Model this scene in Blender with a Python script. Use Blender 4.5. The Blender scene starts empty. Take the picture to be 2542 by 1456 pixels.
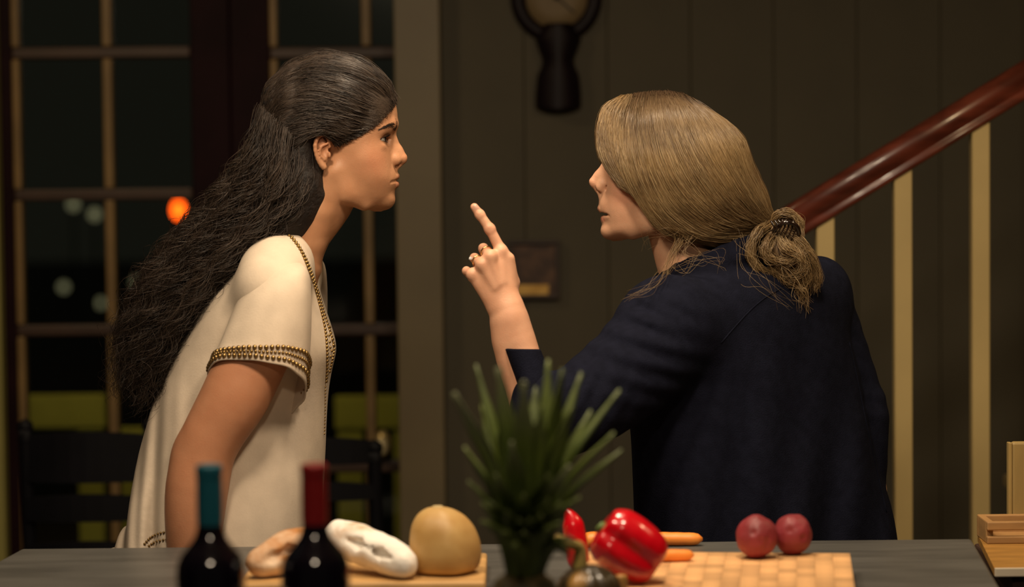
import bpy, bmesh, math, random
import numpy as np
from mathutils import Vector, Matrix, noise as mnoise

rng = np.random.default_rng(7)
random.seed(7)
scene = bpy.context.scene
COL = scene.collection

# ------------------------------------------------------------------ camera
FPX = 6216.0
CAM = np.array([0.0, -4.2, 1.519])
PITCH = math.atan(318 / FPX)
ROLL = math.radians(0.6)
FWD = np.array([0, math.cos(PITCH), -math.sin(PITCH)])
UP0 = np.array([0, math.sin(PITCH), math.cos(PITCH)])
RT0 = np.array([1.0, 0, 0])
CUP = math.cos(ROLL) * UP0 + math.sin(ROLL) * RT0
CRT = math.cos(ROLL) * RT0 - math.sin(ROLL) * UP0
cam_data = bpy.data.cameras.new('camera')
cam = bpy.data.objects.new('camera', cam_data)
COL.objects.link(cam)
m3 = Matrix((CRT, CUP, -FWD)).transposed()
cam.matrix_world = Matrix.Translation(Vector(CAM)) @ m3.to_4x4()
cam_data.sensor_width = 36.0
cam_data.lens = FPX / 2542 * 36.0
cam_data.clip_start = 0.05
cam_data.clip_end = 200
cam_data.dof.use_dof = True
cam_data.dof.focus_distance = 4.2
cam_data.dof.aperture_fstop = 2.7
scene.camera = cam

# ------------------------------------------------------------------ world, lights, exposure
world = bpy.data.worlds.new('night')
scene.world = world
world.use_nodes = True
bg = world.node_tree.nodes['Background']
bg.inputs[0].default_value = (0.75, 0.68, 0.5, 1)
bg.inputs[1].default_value = 0.012
vs = scene.view_settings
vs.view_transform = 'Standard'
vs.look = 'None'
vs.gamma = 1.0
vs.use_curve_mapping = False
vs.exposure = 0.0


def disk_light(name, loc, size, power, col, aim=None, spread=150):
    d = bpy.data.lights.new(name, 'AREA')
    d.shape = 'DISK'
    d.size = size
    d.energy = power
    d.color = col
    d.spread = math.radians(spread)
    o = bpy.data.objects.new(name, d)
    COL.objects.link(o)
    o.location = loc
    if aim is not None:
        o.rotation_euler = (Vector(aim) - Vector(loc)).to_track_quat('-Z', 'Y').to_euler()
    return o


WARM = (1.0, 0.80, 0.57)
disk_light('ceiling_light_a', (-0.50, -1.25, 2.56), 0.28, 13, WARM, (-0.45, -0.2, 1.2), 130)
disk_light('ceiling_light_b', (0.30, -1.25, 2.56), 0.28, 13, WARM, (0.3, -0.2, 1.2), 130)
disk_light('ceiling_light_f', (-0.15, -3.2, 2.56), 0.25, 6, WARM, (-0.1, -0.2, 1.3), 120)
disk_light('ceiling_light_c', (0.05, -0.25, 2.56), 0.25, 6, WARM, (0.05, 0.0, 0), 110)
disk_light('background_fill_d', (1.7, -0.4, 2.56), 0.25, 8, (1.0, 0.72, 0.40), (1.2, 0.8, 0.6), 130)  # unseen lamp added as ambient light for the stair side
disk_light('background_fill_e', (-1.3, 1.2, 2.56), 0.25, 5, (1.0, 0.72, 0.40), (-1.0, 2.4, 0.6), 140)  # another added, unseen lamp, lifting the doors and left background


def W(px, py, Y=0.0):
    """world point where the view ray of photo pixel (px, py) meets the plane y = Y"""
    d = FWD * FPX + CRT * (px - 1271) + CUP * (728 - py)
    t = (Y - CAM[1]) / d[1]
    return CAM + d * t


def WZ(px, py, z):
    d = FWD * FPX + CRT * (px - 1271) + CUP * (728 - py)
    t = (z - CAM[2]) / d[2]
    return CAM + d * t


S = 1 / 1480.0      # metres per photo pixel in the plane y = 0


# ------------------------------------------------------------------ object helpers
def lin(c):
    c = c / 255.0
    return c / 12.92 if c <= 0.04045 else ((c + 0.055) / 1.055) ** 2.4


def rgb(r, g, b):
    return (lin(r), lin(g), lin(b), 1.0)


def finish(o, parent=None):
    COL.objects.link(o)
    if parent is not None:
        o.parent = parent
        l = parent.get('_w', None)
        if l is not None:
            o.matrix_parent_inverse = Matrix.Translation(-Vector(l))
    return o


def thing(name, label, cat, loc=(0, 0, 0), group=None, kind=None):
    o = bpy.data.objects.new(name, None)
    o.empty_display_size = 0.05
    o.location = loc
    o['_w'] = [float(v) for v in loc]
    if label: o['label'] = label
    if cat: o['category'] = cat
    if group: o['group'] = group
    if kind: o['kind'] = kind
    COL.objects.link(o)
    return o


def tag(o, label, cat, group=None):
    o['label'] = label
    o['category'] = cat
    if group: o['group'] = group
    return o


def mesh_np(name, verts, faces, smooth=True):
    """faces: (M,k) int array"""
    verts = np.asarray(verts, dtype=np.float32)
    faces = np.asarray(faces, dtype=np.int32)
    me = bpy.data.meshes.new(name)
    n, k = faces.shape
    me.vertices.add(len(verts))
    me.vertices.foreach_set('co', verts.ravel())
    me.loops.add(n * k)
    me.loops.foreach_set('vertex_index', faces.ravel())
    me.polygons.add(n)
    me.polygons.foreach_set('loop_start', np.arange(0, n * k, k, dtype=np.int32))
    if smooth:
        me.polygons.foreach_set('use_smooth', np.ones(n, dtype=bool))
    me.update(calc_edges=True)
    me.validate()
    return me


def obj(name, me, mat, parent=None, label=None):
    if isinstance(me, bmesh.types.BMesh):
        b = me
        me = bpy.data.meshes.new(name)
        b.to_mesh(me)
        b.free()
    o = bpy.data.objects.new(name, me)
    if mat is not None:
        me.materials.clear()
        me.materials.append(mat)
    if label: o['label'] = label
    return finish(o, parent)


def box_bm(lo, hi, bevel=0.0, seg=2):
    b = bmesh.new()
    lo = Vector(lo); hi = Vector(hi)
    c = (lo + hi) / 2
    d = hi - lo
    bmesh.ops.create_cube(b, size=1.0, matrix=Matrix.Translation(c) @ Matrix.Diagonal((d.x, d.y, d.z, 1)))
    if bevel > 0:
        bmesh.ops.bevel(b, geom=b.edges[:], offset=bevel, segments=seg, profile=0.5, affect='EDGES')
    return b


def box(name, lo, hi, mat, parent=None, bevel=0.004, label=None, kind=None):
    o = obj(name, box_bm(lo, hi, bevel), mat, parent, label)
    if kind: o['kind'] = kind
    return o


def prism_between(a, b, wid, hei, bevel=0.0):
    """box whose long axis runs a->b; wid horizontal, hei the other"""
    a = Vector(a); b = Vector(b)
    ax = (b - a)
    L = ax.length
    ax.normalize()
    side = Vector((0, 1, 0))
    up = side.cross(ax) * -1
    M = Matrix((ax, side, up)).transposed().to_4x4()
    bm = box_bm((-L / 2, -wid / 2, -hei / 2), (L / 2, wid / 2, hei / 2), bevel)
    bm.transform(Matrix.Translation((a + b) / 2) @ M)
    return bm


def lathe(prof, n=40, cap=True):
    prof = np.array(prof, float)
    th = np.linspace(0, 2 * np.pi, n, endpoint=False)
    V = np.stack([prof[:, 0, None] * np.cos(th), prof[:, 0, None] * np.sin(th), np.repeat(prof[:, 1, None], n, 1)], -1)
    return V


def grid_mesh(name, V, closed_v=True, closed_u=False, smooth=True, cap=False):
    """V (R,N,3) rings"""
    R, N = V.shape[:2]
    idx = np.arange(R * N).reshape(R, N)
    nv = N if closed_v else N - 1
    j = np.arange(nv); j2 = (j + 1) % N
    nu = R if closed_u else R - 1
    i = np.arange(nu); i2 = (i + 1) % R
    a = idx[i][:, j]; b = idx[i][:, j2]; c = idx[i2][:, j2]; d = idx[i2][:, j]
    q = np.stack([a, b, c, d], -1).reshape(-1, 4)
    verts = V.reshape(-1, 3)
    me = mesh_np(name, verts, q, smooth)
    if cap:
        bm = bmesh.new(); bm.from_mesh(me)
        bm.verts.ensure_lookup_table()
        bm.faces.new([bm.verts[k] for k in idx[0][::-1]])
        bm.faces.new([bm.verts[k] for k in idx[-1]])
        bmesh.ops.recalc_face_normals(bm, faces=bm.faces[:])
        for f in bm.faces: f.smooth = smooth
        bm.to_mesh(me); bm.free()
    return me


def catmull(P, n):
    """P (...,K,3) -> (...,n,3) uniform Catmull-Rom"""
    P = np.asarray(P, float)
    K = P.shape[-2]
    Q = np.concatenate([2 * P[..., :1, :] - P[..., 1:2, :], P, 2 * P[..., -1:, :] - P[..., -2:-1, :]], -2)
    t = np.linspace(0, K - 1, n)
    i = np.minimum(t.astype(int), K - 2)
    f = (t - i)[:, None]
    p0 = Q[..., i, :]; p1 = Q[..., i + 1, :]; p2 = Q[..., i + 2, :]; p3 = Q[..., i + 3, :]
    return 0.5 * (2 * p1 + (p2 - p0) * f + (2 * p0 - 5 * p1 + 4 * p2 - p3) * f ** 2 + (3 * p1 - p0 - 3 * p2 + p3) * f ** 3)


def tube_mesh(name, pts, rad, n=10, cap=True):
    pts = np.asarray(pts, float)
    rad = np.broadcast_to(np.asarray(rad, float), (len(pts),))
    T = np.gradient(pts, axis=0)
    T /= np.linalg.norm(T, axis=1, keepdims=True) + 1e-9
    ref = np.array([0.13, 0.95, 0.28])
    A = np.cross(T, ref); A /= np.linalg.norm(A, axis=1, keepdims=True) + 1e-9
    B = np.cross(T, A)
    th = np.linspace(0, 2 * np.pi, n, endpoint=False)
    V = pts[:, None] + rad[:, None, None] * (np.cos(th)[None, :, None] * A[:, None] + np.sin(th)[None, :, None] * B[:, None])
    return grid_mesh(name, V, cap=cap)


def strand_mesh(name, P, r0, r1=None):
    """P (N,K,3): thin three-sided tapered tubes"""
    N, K = P.shape[:2]
    r1 = r0 * 0.35 if r1 is None else r1
    T = np.gradient(P, axis=1)
    T /= np.linalg.norm(T, axis=2, keepdims=True) + 1e-9
    ref = rng.normal(size=(N, 1, 3))
    A = np.cross(T, ref); A /= np.linalg.norm(A, axis=2, keepdims=True) + 1e-9
    B = np.cross(T, A)
    r = np.linspace(1, 0, K) ** 0.6
    r = (r1 + (r0 - r1) * r)[None, :, None]
    vs_ = []
    for k in range(3):
        a = 2 * np.pi * k / 3
        vs_.append(P + r * (math.cos(a) * A + math.sin(a) * B))
    V = np.stack(vs_, 2)          # N,K,3,3
    idx = np.arange(N * K * 3).reshape(N, K, 3)
    q = []
    for k in range(3):
        k2 = (k + 1) % 3
        q.append(np.stack([idx[:, :-1, k], idx[:, :-1, k2], idx[:, 1:, k2], idx[:, 1:, k]], -1).reshape(-1, 4))
    return mesh_np(name, V.reshape(-1, 3), np.concatenate(q))


# ------------------------------------------------------------------ implicit modelling
def smin(a, b, k):
    if k <= 0:
        return np.minimum(a, b)
    h = np.clip(0.5 + 0.5 * (b - a) / k, 0, 1)
    return b * (1 - h) + a * h - k * h * (1 - h)


class Vol:
    def __init__(s, lo, hi, h):
        s.lo = np.array(lo, float); s.h = h
        s.n = np.ceil((np.array(hi, float) - s.lo) / h).astype(int) + 1
        s.F = np.full(s.n, 0.5, np.float32)

    def region(s, lo, hi):
        i0 = np.clip(np.floor((np.array(lo) - s.lo) / s.h).astype(int), 0, s.n)
        i1 = np.clip(np.ceil((np.array(hi) - s.lo) / s.h).astype(int) + 1, 0, s.n)
        sl = tuple(slice(a, b) for a, b in zip(i0, i1))
        ax = [s.lo[k] + s.h * np.arange(i0[k], i1[k]) for k in range(3)]
        X = ax[0][:, None, None]; Y = ax[1][None, :, None]; Z = ax[2][None, None, :]
        return sl, X, Y, Z

    def add(s, fn, lo, hi, k=0.01, neg=False):
        m = k + 3 * s.h
        sl, X, Y, Z = s.region(np.array(lo) - m, np.array(hi) + m)
        if 0 in s.F[sl].shape: return
        d = fn(X, Y, Z)
        if neg:
            s.F[sl] = -smin(-s.F[sl], d, k)
        else:
            s.F[sl] = smin(s.F[sl], d, k)

    def ball(s, c, r, k=0.01, neg=False):
        c = np.array(c, float)
        s.add(lambda X, Y, Z: np.sqrt((X - c[0]) ** 2 + (Y - c[1]) ** 2 + (Z - c[2]) ** 2) - r, c - r, c + r, k, neg)

    def ell(s, c, r, k=0.01, neg=False, rot=0.0):
        """ellipsoid, rot = rotation in the x-z plane"""
        c = np.array(c, float); r = np.array(r, float)
        cr, sr = math.cos(rot), math.sin(rot)
        def fn(X, Y, Z):
            x = X - c[0]; y = Y - c[1]; z = Z - c[2]
            u = x * cr + z * sr; w = -x * sr + z * cr
            k0 = np.sqrt((u / r[0]) ** 2 + (y / r[1]) ** 2 + (w / r[2]) ** 2) + 1e-6
            k1 = np.sqrt((u / r[0] ** 2) ** 2 + (y / r[1] ** 2) ** 2 + (w / r[2] ** 2) ** 2) + 1e-6
            return k0 * (k0 - 1) / k1
        R = r.max()
        s.add(fn, c - R, c + R, k, neg)

    def cone(s, a, b, r0, r1, k=0.01, neg=False):
        a = np.array(a, float); b = np.array(b, float); ab = b - a
        L2 = float(ab @ ab) + 1e-12
        def fn(X, Y, Z):
            x = X - a[0]; y = Y - a[1]; z = Z - a[2]
            t = np.clip((x * ab[0] + y * ab[1] + z * ab[2]) / L2, 0, 1)
            return np.sqrt((x - t * ab[0]) ** 2 + (y - t * ab[1]) ** 2 + (z - t * ab[2]) ** 2) - (r0 + (r1 - r0) * t)
        R = max(r0, r1)
        s.add(fn, np.minimum(a, b) - R, np.maximum(a, b) + R, k, neg)

    def chain(s, pts, rad, k=0.01, neg=False, sub=1):
        pts = np.asarray(pts, float); rad = np.broadcast_to(np.asarray(rad, float), (len(pts),))
        if sub > 1:
            n = (len(pts) - 1) * sub + 1
            rad = np.interp(np.linspace(0, len(pts) - 1, n), np.arange(len(pts)), rad)
            pts = catmull(pts, n)
        for i in range(len(pts) - 1):
            s.cone(pts[i], pts[i + 1], rad[i], rad[i + 1], k if i == 0 or not neg else 0.002, neg)

    def slices(s, z, cx, cy, af, ab, b, p=2.3, k=0.01, ang=0.0, mod=None, neg=False, sm=0.0):
        """stack of super-ellipses: z ascending; local u axis turned by ang; af/ab half lengths along +u/-u; b half width"""
        z = np.array(z, float)
        T = [np.array(v, float) for v in (cx, cy, af, ab, b)]
        if sm > 0:      # soften the kinks between the given rows
            zf = np.linspace(z[0], z[-1], 400)
            st_ = (z[-1] - z[0]) / 399
            q = int(3 * sm / st_) + 1
            kk = np.exp(-0.5 * (np.arange(-q, q + 1) * st_ / sm) ** 2); kk /= kk.sum()
            for i_ in range(5):
                t_ = np.interp(zf, z, T[i_])
                ext = np.concatenate([2 * t_[0] - t_[q:0:-1], t_, 2 * t_[-1] - t_[-2:-q - 2:-1]])
                T[i_] = np.convolve(ext, kk, 'valid')
            z = zf
        ca, sa = math.cos(ang), math.sin(ang)
        def fn(X, Y, Z):
            zz = Z[0, 0]
            CX, CY, AF, AB, BB = [np.interp(zz, z, t)[None, None, :] for t in T]
            x = X - CX; y = Y - CY
            u = x * ca + y * sa; v = -x * sa + y * ca
            A = np.where(u > 0, AF, AB)
            r = ((np.abs(u) / A) ** p + (np.abs(v) / BB) ** p) ** (1 / p) + 1e-6
            rad = np.sqrt(u * u + v * v)
            d = rad * (1 - 1 / r)
            d = np.where(rad < 1e-4, -np.minimum(A, BB), d)
            if mod is not None:
                d = d + mod(X, Y, Z)
            return np.maximum(d, np.maximum(z[0] - Z, Z - z[-1]))
        R = max(T[2].max(), T[3].max(), T[4].max())
        lo = (T[0].min() - R, T[1].min() - R, z[0]); hi = (T[0].max() + R, T[1].max() + R, z[-1])
        s.add(fn, lo, hi, k, neg)

    def skin_x(s, y, z, fx):
        """x of the outermost surface in direction fx on the line through (y, z)"""
        j = int(round((y - s.lo[1]) / s.h)); k = int(round((z - s.lo[2]) / s.h))
        col = s.F[:, j, k]
        idx = np.nonzero(col < 0)[0]
        i = idx.max() if fx > 0 else idx.min()
        i2 = i + fx
        t = col[i] / (col[i] - col[i2])
        return s.lo[0] + s.h * (i + fx * t)

    def mesh(s, smooth_it=0):
        F = s.F
        G = F < 0
        C = np.zeros(np.array(F.shape) - 1, np.uint8)
        offs = [(i, j, k) for i in (0, 1) for j in (0, 1) for k in (0, 1)]
        n = C.shape
        for o in offs:
            C += G[o[0]:o[0] + n[0], o[1]:o[1] + n[1], o[2]:o[2] + n[2]]
        act = (C > 0) & (C < 8)
        idx = np.argwhere(act)
        vid = np.full(n, -1, np.int32)
        vid[act] = np.arange(len(idx))
        vals = {o: F[idx[:, 0] + o[0], idx[:, 1] + o[1], idx[:, 2] + o[2]].astype(float) for o in offs}
        acc = np.zeros((len(idx), 3)); cnt = np.zeros(len(idx))
        for a in offs:
            for ax in range(3):
                if a[ax] == 0:
                    b = list(a); b[ax] = 1; b = tuple(b)
                    va, vb = vals[a], vals[b]
                    mk = (va < 0) != (vb < 0)
                    t = va[mk] / (va[mk] - vb[mk])
                    p = np.tile(np.array(a, float), (mk.sum(), 1))
                    p[:, ax] += t
                    acc[mk] += p; cnt[mk] += 1
        V = s.lo + s.h * (idx + acc / cnt[:, None])
        quads = []
        for ax in range(3):
            o1, o2 = [(1, 2), (2, 0), (0, 1)][ax]
            sl0 = [slice(None)] * 3; sl1 = [slice(None)] * 3
            sl0[ax] = slice(0, -1); sl1[ax] = slice(1, None)
            sl0[o1] = sl1[o1] = slice(1, -1); sl0[o2] = sl1[o2] = slice(1, -1)
            A = G[tuple(sl0)]; B = G[tuple(sl1)]
            for flip, M in ((False, A & ~B), (True, ~A & B)):
                e = np.argwhere(M)
                if len(e) == 0: continue
                e[:, o1] += 1; e[:, o2] += 1
                def cell(d1, d2):
                    c = e.copy(); c[:, o1] -= d1; c[:, o2] -= d2
                    return vid[c[:, 0], c[:, 1], c[:, 2]]
                q = np.stack([cell(1, 1), cell(0, 1), cell(0, 0), cell(1, 0)], -1)
                quads.append(q[:, ::-1] if flip else q)
        Q = np.concatenate(quads)
        Q = Q[(Q >= 0).all(1)]
        for _ in range(smooth_it):
            acc = np.zeros_like(V); c = np.zeros(len(V))
            for k in range(4):
                i, j = Q[:, k], Q[:, (k + 1) % 4]
                for d in range(3):
                    acc[:, d] += np.bincount(i, V[j, d], len(V)) + np.bincount(j, V[i, d], len(V))
                c += np.bincount(i, minlength=len(V)) + np.bincount(j, minlength=len(V))
            V = 0.5 * V + 0.5 * acc / np.maximum(c, 1)[:, None]
        return V, Q


def join_vq(parts):
    Vs, Qs, o = [], [], 0
    for V, Q in parts:
        Vs.append(V); Qs.append(Q + o); o += len(V)
    return np.concatenate(Vs), np.concatenate(Qs)


def point_attr(me, name, vals):
    a = me.attributes.new(name, 'FLOAT', 'POINT')
    a.data.foreach_set('value', np.asarray(vals, np.float32))


# ------------------------------------------------------------------ materials
def mat(name, col, rough=0.6, metal=0.0, var=0.0, vscale=8.0, bump=0.0, bscale=60.0, spec=0.5, col2=None,
        stretch=(1, 1, 1), coat=0.0, sss=0.0, emit=None, estr=0.0, detail=4.0, ramp=(0.35, 0.65), coord='Object', aniso=0.0):
    m = bpy.data.materials.new(name)
    m.use_nodes = True
    nt = m.node_tree
    b = nt.nodes['Principled BSDF']
    b.inputs['Base Color'].default_value = col
    b.inputs['Roughness'].default_value = rough
    b.inputs['Metallic'].default_value = metal
    b.inputs['Specular IOR Level'].default_value = spec
    b.inputs['Coat Weight'].default_value = coat
    b.inputs['Coat Roughness'].default_value = 0.08
    b.inputs['Anisotropic'].default_value = aniso
    if sss > 0:
        b.inputs['Subsurface Weight'].default_value = sss
        b.inputs['Subsurface Radius'].default_value = (1.0, 0.35, 0.2)
        b.inputs['Subsurface Scale'].default_value = 0.006
    if emit:
        b.inputs['Emission Color'].default_value = emit
        b.inputs['Emission Strength'].default_value = estr
    tc = nt.nodes.new('ShaderNodeTexCoord')
    mp = nt.nodes.new('ShaderNodeMapping')
    mp.inputs['Scale'].default_value = stretch
    nt.links.new(tc.outputs[coord], mp.inputs[0])
    if col2 is not None or var > 0:
        n = nt.nodes.new('ShaderNodeTexNoise')
        n.inputs['Scale'].default_value = vscale
        n.inputs['Detail'].default_value = detail
        nt.links.new(mp.outputs[0], n.inputs['Vector'])
        r = nt.nodes.new('ShaderNodeValToRGB')
        if col2 is None:
            c1 = tuple(x * (1 - var) for x in col[:3]) + (1,)
            c2 = tuple(min(1, x * (1 + var)) for x in col[:3]) + (1,)
        else:
            c1, c2 = col, col2
        r.color_ramp.elements[0].color = c1; r.color_ramp.elements[0].position = ramp[0]
        r.color_ramp.elements[1].color = c2; r.color_ramp.elements[1].position = ramp[1]
        nt.links.new(n.outputs[0], r.inputs[0])
        nt.links.new(r.outputs[0], b.inputs['Base Color'])
    if bump > 0:
        n2 = nt.nodes.new('ShaderNodeTexNoise')
        n2.inputs['Scale'].default_value = bscale
        n2.inputs['Detail'].default_value = 5
        nt.links.new(mp.outputs[0], n2.inputs['Vector'])
        bp = nt.nodes.new('ShaderNodeBump')
        bp.inputs['Strength'].default_value = bump
        bp.inputs['Distance'].default_value = 0.004
        nt.links.new(n2.outputs[0], bp.inputs['Height'])
        nt.links.new(bp.outputs[0], b.inputs['Normal'])
    return m


def mix_attr(m, attr, col2, fac=1.0):
    """blend the base colour towards col2 where the point attribute is 1"""
    nt = m.node_tree
    b = nt.nodes['Principled BSDF']
    a = nt.nodes.new('ShaderNodeAttribute'); a.attribute_name = attr
    mu = nt.nodes.new('ShaderNodeMath'); mu.operation = 'MULTIPLY'; mu.inputs[1].default_value = fac
    nt.links.new(a.outputs['Fac'], mu.inputs[0])
    mx = nt.nodes.new('ShaderNodeMix'); mx.data_type = 'RGBA'
    nt.links.new(mu.outputs[0], mx.inputs['Factor'])
    src = b.inputs['Base Color'].links
    if src:
        nt.links.new(src[0].from_socket, mx.inputs['A'])
    else:
        mx.inputs['A'].default_value = b.inputs['Base Color'].default_value
    mx.inputs['B'].default_value = col2
    nt.links.new(mx.outputs['Result'], b.inputs['Base Color'])
    return m


def vary_by_object(m, amount=0.25):
    nt = m.node_tree
    b = nt.nodes['Principled BSDF']
    oi = nt.nodes.new('ShaderNodeObjectInfo')
    mr = nt.nodes.new('ShaderNodeMapRange')
    mr.inputs['To Min'].default_value = 1 - amount
    mr.inputs['To Max'].default_value = 1 + amount
    nt.links.new(oi.outputs['Random'], mr.inputs['Value'])
    hs = nt.nodes.new('ShaderNodeHueSaturation')
    nt.links.new(mr.outputs['Result'], hs.inputs['Value'])
    src = b.inputs['Base Color'].links
    if src:
        nt.links.new(src[0].from_socket, hs.inputs['Color'])
    else:
        hs.inputs['Color'].default_value = b.inputs['Base Color'].default_value
    nt.links.new(hs.outputs[0], b.inputs['Base Color'])
    return m


def glass_mat(name, tint, gloss=0.08):
    m = bpy.data.materials.new(name)
    m.use_nodes = True
    nt = m.node_tree
    nt.nodes.remove(nt.nodes['Principled BSDF'])
    out = nt.nodes['Material Output']
    t = nt.nodes.new('ShaderNodeBsdfTransparent'); t.inputs[0].default_value = tint
    g = nt.nodes.new('ShaderNodeBsdfGlossy'); g.inputs['Roughness'].default_value = 0.06
    mx = nt.nodes.new('ShaderNodeMixShader'); mx.inputs[0].default_value = gloss
    nt.links.new(t.outputs[0], mx.inputs[1]); nt.links.new(g.outputs[0], mx.inputs[2])
    nt.links.new(mx.outputs[0], out.inputs[0])
    return m


M_wall = mat('wall_paint', (0.062, 0.052, 0.030, 1), 0.7, var=0.10, vscale=3, bump=0.05)
M_trim = mat('trim_paint', (0.135, 0.105, 0.055, 1), 0.5, var=0.08, vscale=4)
M_stairpaint = mat('stair_paint', (0.42, 0.315, 0.135, 1), 0.45, var=0.06, vscale=5)
M_rail = mat('mahogany', (0.10, 0.022, 0.012, 1), 0.32, var=0.35, vscale=6, stretch=(1, 6, 6), coat=0.3)
M_door = mat('door_maroon', (0.012, 0.003, 0.005, 1), 0.6, var=0.2, spec=0.1)
M_munt_v = mat('glazing_bar_lit', (0.20, 0.125, 0.045, 1), 0.5, var=0.15)  # upright bars: the side light they catch is put into the colour
M_munt_h = mat('glazing_bar_shaded', (0.045, 0.022, 0.013, 1), 0.5, var=0.15)  # same bars lying flat, their shaded look put into the colour
M_pane = glass_mat('pane_glass', (0.75, 0.8, 0.75, 1), 0.05)
M_floor = mat('floor_wood', (0.10, 0.055, 0.028, 1), 0.4, var=0.3, vscale=4, stretch=(8, 1, 1))
M_ceil = mat('ceiling_white', (0.6, 0.57, 0.5, 1), 0.8, var=0.03)
M_counter = mat('counter_slate', (0.085, 0.082, 0.075, 1), 0.42, var=0.22, vscale=14, bump=0.06, bscale=120, stretch=(0.35, 1.6, 1))
M_cab = mat('island_cabinet', (0.10, 0.075, 0.05, 1), 0.5, var=0.1)
M_black = mat('clock_wood', (0.007, 0.003, 0.005, 1), 0.5, var=0.2, spec=0.2)
M_dial = mat('clock_dial', (0.17, 0.118, 0.055, 1), 0.6, var=0.12, vscale=10)
M_chair = mat('chair_black', (0.004, 0.004, 0.006, 1), 0.6, var=0.2, spec=0.15)
M_brass = mat('brass', (0.55, 0.42, 0.18, 1), 0.3, metal=0.7, var=0.05)
M_porch = mat('porch_paint', (0.75, 0.62, 0.12, 1), 0.7, var=0.05)
M_dark = mat('night_ground', (0.01, 0.011, 0.01, 1), 0.9, var=0.3)

# ================================================================== the room
YW = 2.5            # back wall plane
YD = 2.72           # glazed doors
YS = 1.0            # stair balustrade
ZC = 2.6


def xz(px, py, Y):
    p = W(px, py, Y)
    return p[0], p[2]


o = box('floor', (-3.2, -4.6, -0.05), (3.2, 2.9, 0), M_floor, bevel=0); o['kind'] = 'structure'
o = box('ceiling', (-3.2, -4.6, ZC), (3.2, 2.95, ZC + 0.05), M_ceil, bevel=0); o['kind'] = 'structure'

x_post0 = xz(988, 700, YW)[0]
x_post1 = xz(1101, 700, YW)[0]
wall = box('wall_back', (x_post1 - 0.02, YW + 0.02, 0), (3.2, YW + 0.12, ZC), M_wall, bevel=0)
wall['kind'] = 'structure'
PW = 0.222
x = x_post1
plank_me = None
while x < 3.1:
    if plank_me is None:
        pb = box_bm((0, 0, 0), (PW - 0.0012, 0.018, ZC), 0.0015, 1)
        plank_me = bpy.data.meshes.new('plank'); pb.to_mesh(plank_me); pb.free()
        plank_me.materials.append(M_wall)
    p = bpy.data.objects.new('plank', plank_me)
    p.location = (x, YW, 0)
    finish(p, wall)
    x += PW
o = box('wall_right', (3.2, -4.6, 0), (3.3, 2.9, ZC), M_wall, bevel=0); o['kind'] = 'structure'
o = box('wall_left', (-3.3, -4.6, 0), (-3.2, 2.95, ZC), M_wall, bevel=0); o['kind'] = 'structure'
o = box('trim_1', (x_post0, YW - 0.06, 0), (x_post1, YW + 0.28, ZC), M_trim, bevel=0.004); o['kind'] = 'structure'
# return wall hiding the far edge of the right-hand door leaf, header and left jamb
xl = xz(9, 700, YD)[0]
o = box('trim_2', (xl - 0.11, YD - 0.05, 0), (xl, YD + 0.1, 2.35), mat('jamb_paint', (0.30, 0.27, 0.08, 1), 0.5, var=0.05)); o['kind'] = 'structure'
o = box('wall_doorside', (-3.2, YD, 0), (xl - 0.11, YD + 0.1, ZC), M_wall, bevel=0); o['kind'] = 'structure'
xr_end = xz(1215, 700, YD)[0]
o = box('wall_header', (xl - 0.11, YD - 0.02, 2.35), (xr_end + 0.1, YD + 0.1, ZC), M_wall, bevel=0); o['kind'] = 'structure'

# --- glazed doors
rows_px = [-215, 130, 482, 818, 1158]


def door(name, label, x0, s0, cols, s1, x1):
    """x0..s0 left stile, cols = glazing-bar centres, s1..x1 right stile (photo pixels at the door plane)"""
    X = lambda px: xz(px, 700, YD)[0]
    d = thing(name, label, None, ((X(x0) + X(x1)) / 2, YD, 0), kind='structure')
    T = 0.045
    zt, zb = 2.34, 0.01
    box('stile', (X(x0), YD, zb), (X(s0), YD + T, zt), M_door, d)
    box('stile', (X(s1), YD, zb), (X(x1), YD + T, zt), M_door, d)
    zrow = [xz((x0 + x1) / 2, r, YD)[1] for r in rows_px]
    ztop, zlow = 2.24, 0.32
    box('rail', (X(s0), YD, ztop), (X(s1), YD + T, zt), M_door, d)
    box('rail', (X(s0), YD, zb), (X(s1), YD + T, zlow), M_door, d)
    zs = [ztop] + [z for z in zrow if z < ztop - 0.05] + [zlow]
    w = 0.0135
    for z in zs[1:-1]:
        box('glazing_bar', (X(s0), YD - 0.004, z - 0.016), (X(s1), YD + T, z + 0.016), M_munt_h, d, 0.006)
    vx = [X(c) for c in cols]
    for v in vx:
        for a, b in zip(zs[:-1], zs[1:]):
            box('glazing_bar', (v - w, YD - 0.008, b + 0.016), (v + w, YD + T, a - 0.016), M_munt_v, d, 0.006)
    # bead along the hinge stile, in the painted-lit bar colour
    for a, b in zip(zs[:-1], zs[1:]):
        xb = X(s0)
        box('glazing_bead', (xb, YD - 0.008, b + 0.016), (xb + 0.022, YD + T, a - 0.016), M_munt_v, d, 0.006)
    xs = [X(s0) + 0.022] + vx + [X(s1)]
    for l, r in zip(xs[:-1], xs[1:]):
        for a, b in zip(zs[:-1], zs[1:]):
            box('pane', (l, YD + 0.02, b), (r, YD + 0.024, a), M_pane, d, 0)
    return d


door('door_1', 'maroon glazed door leaf with side-lit glazing bars on the far left', 10, 40, [276], 482, 578)
d2 = door('door_2', 'maroon glazed door leaf behind the dark-haired woman', 580, 678, [917], 1150, 1212)
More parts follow.
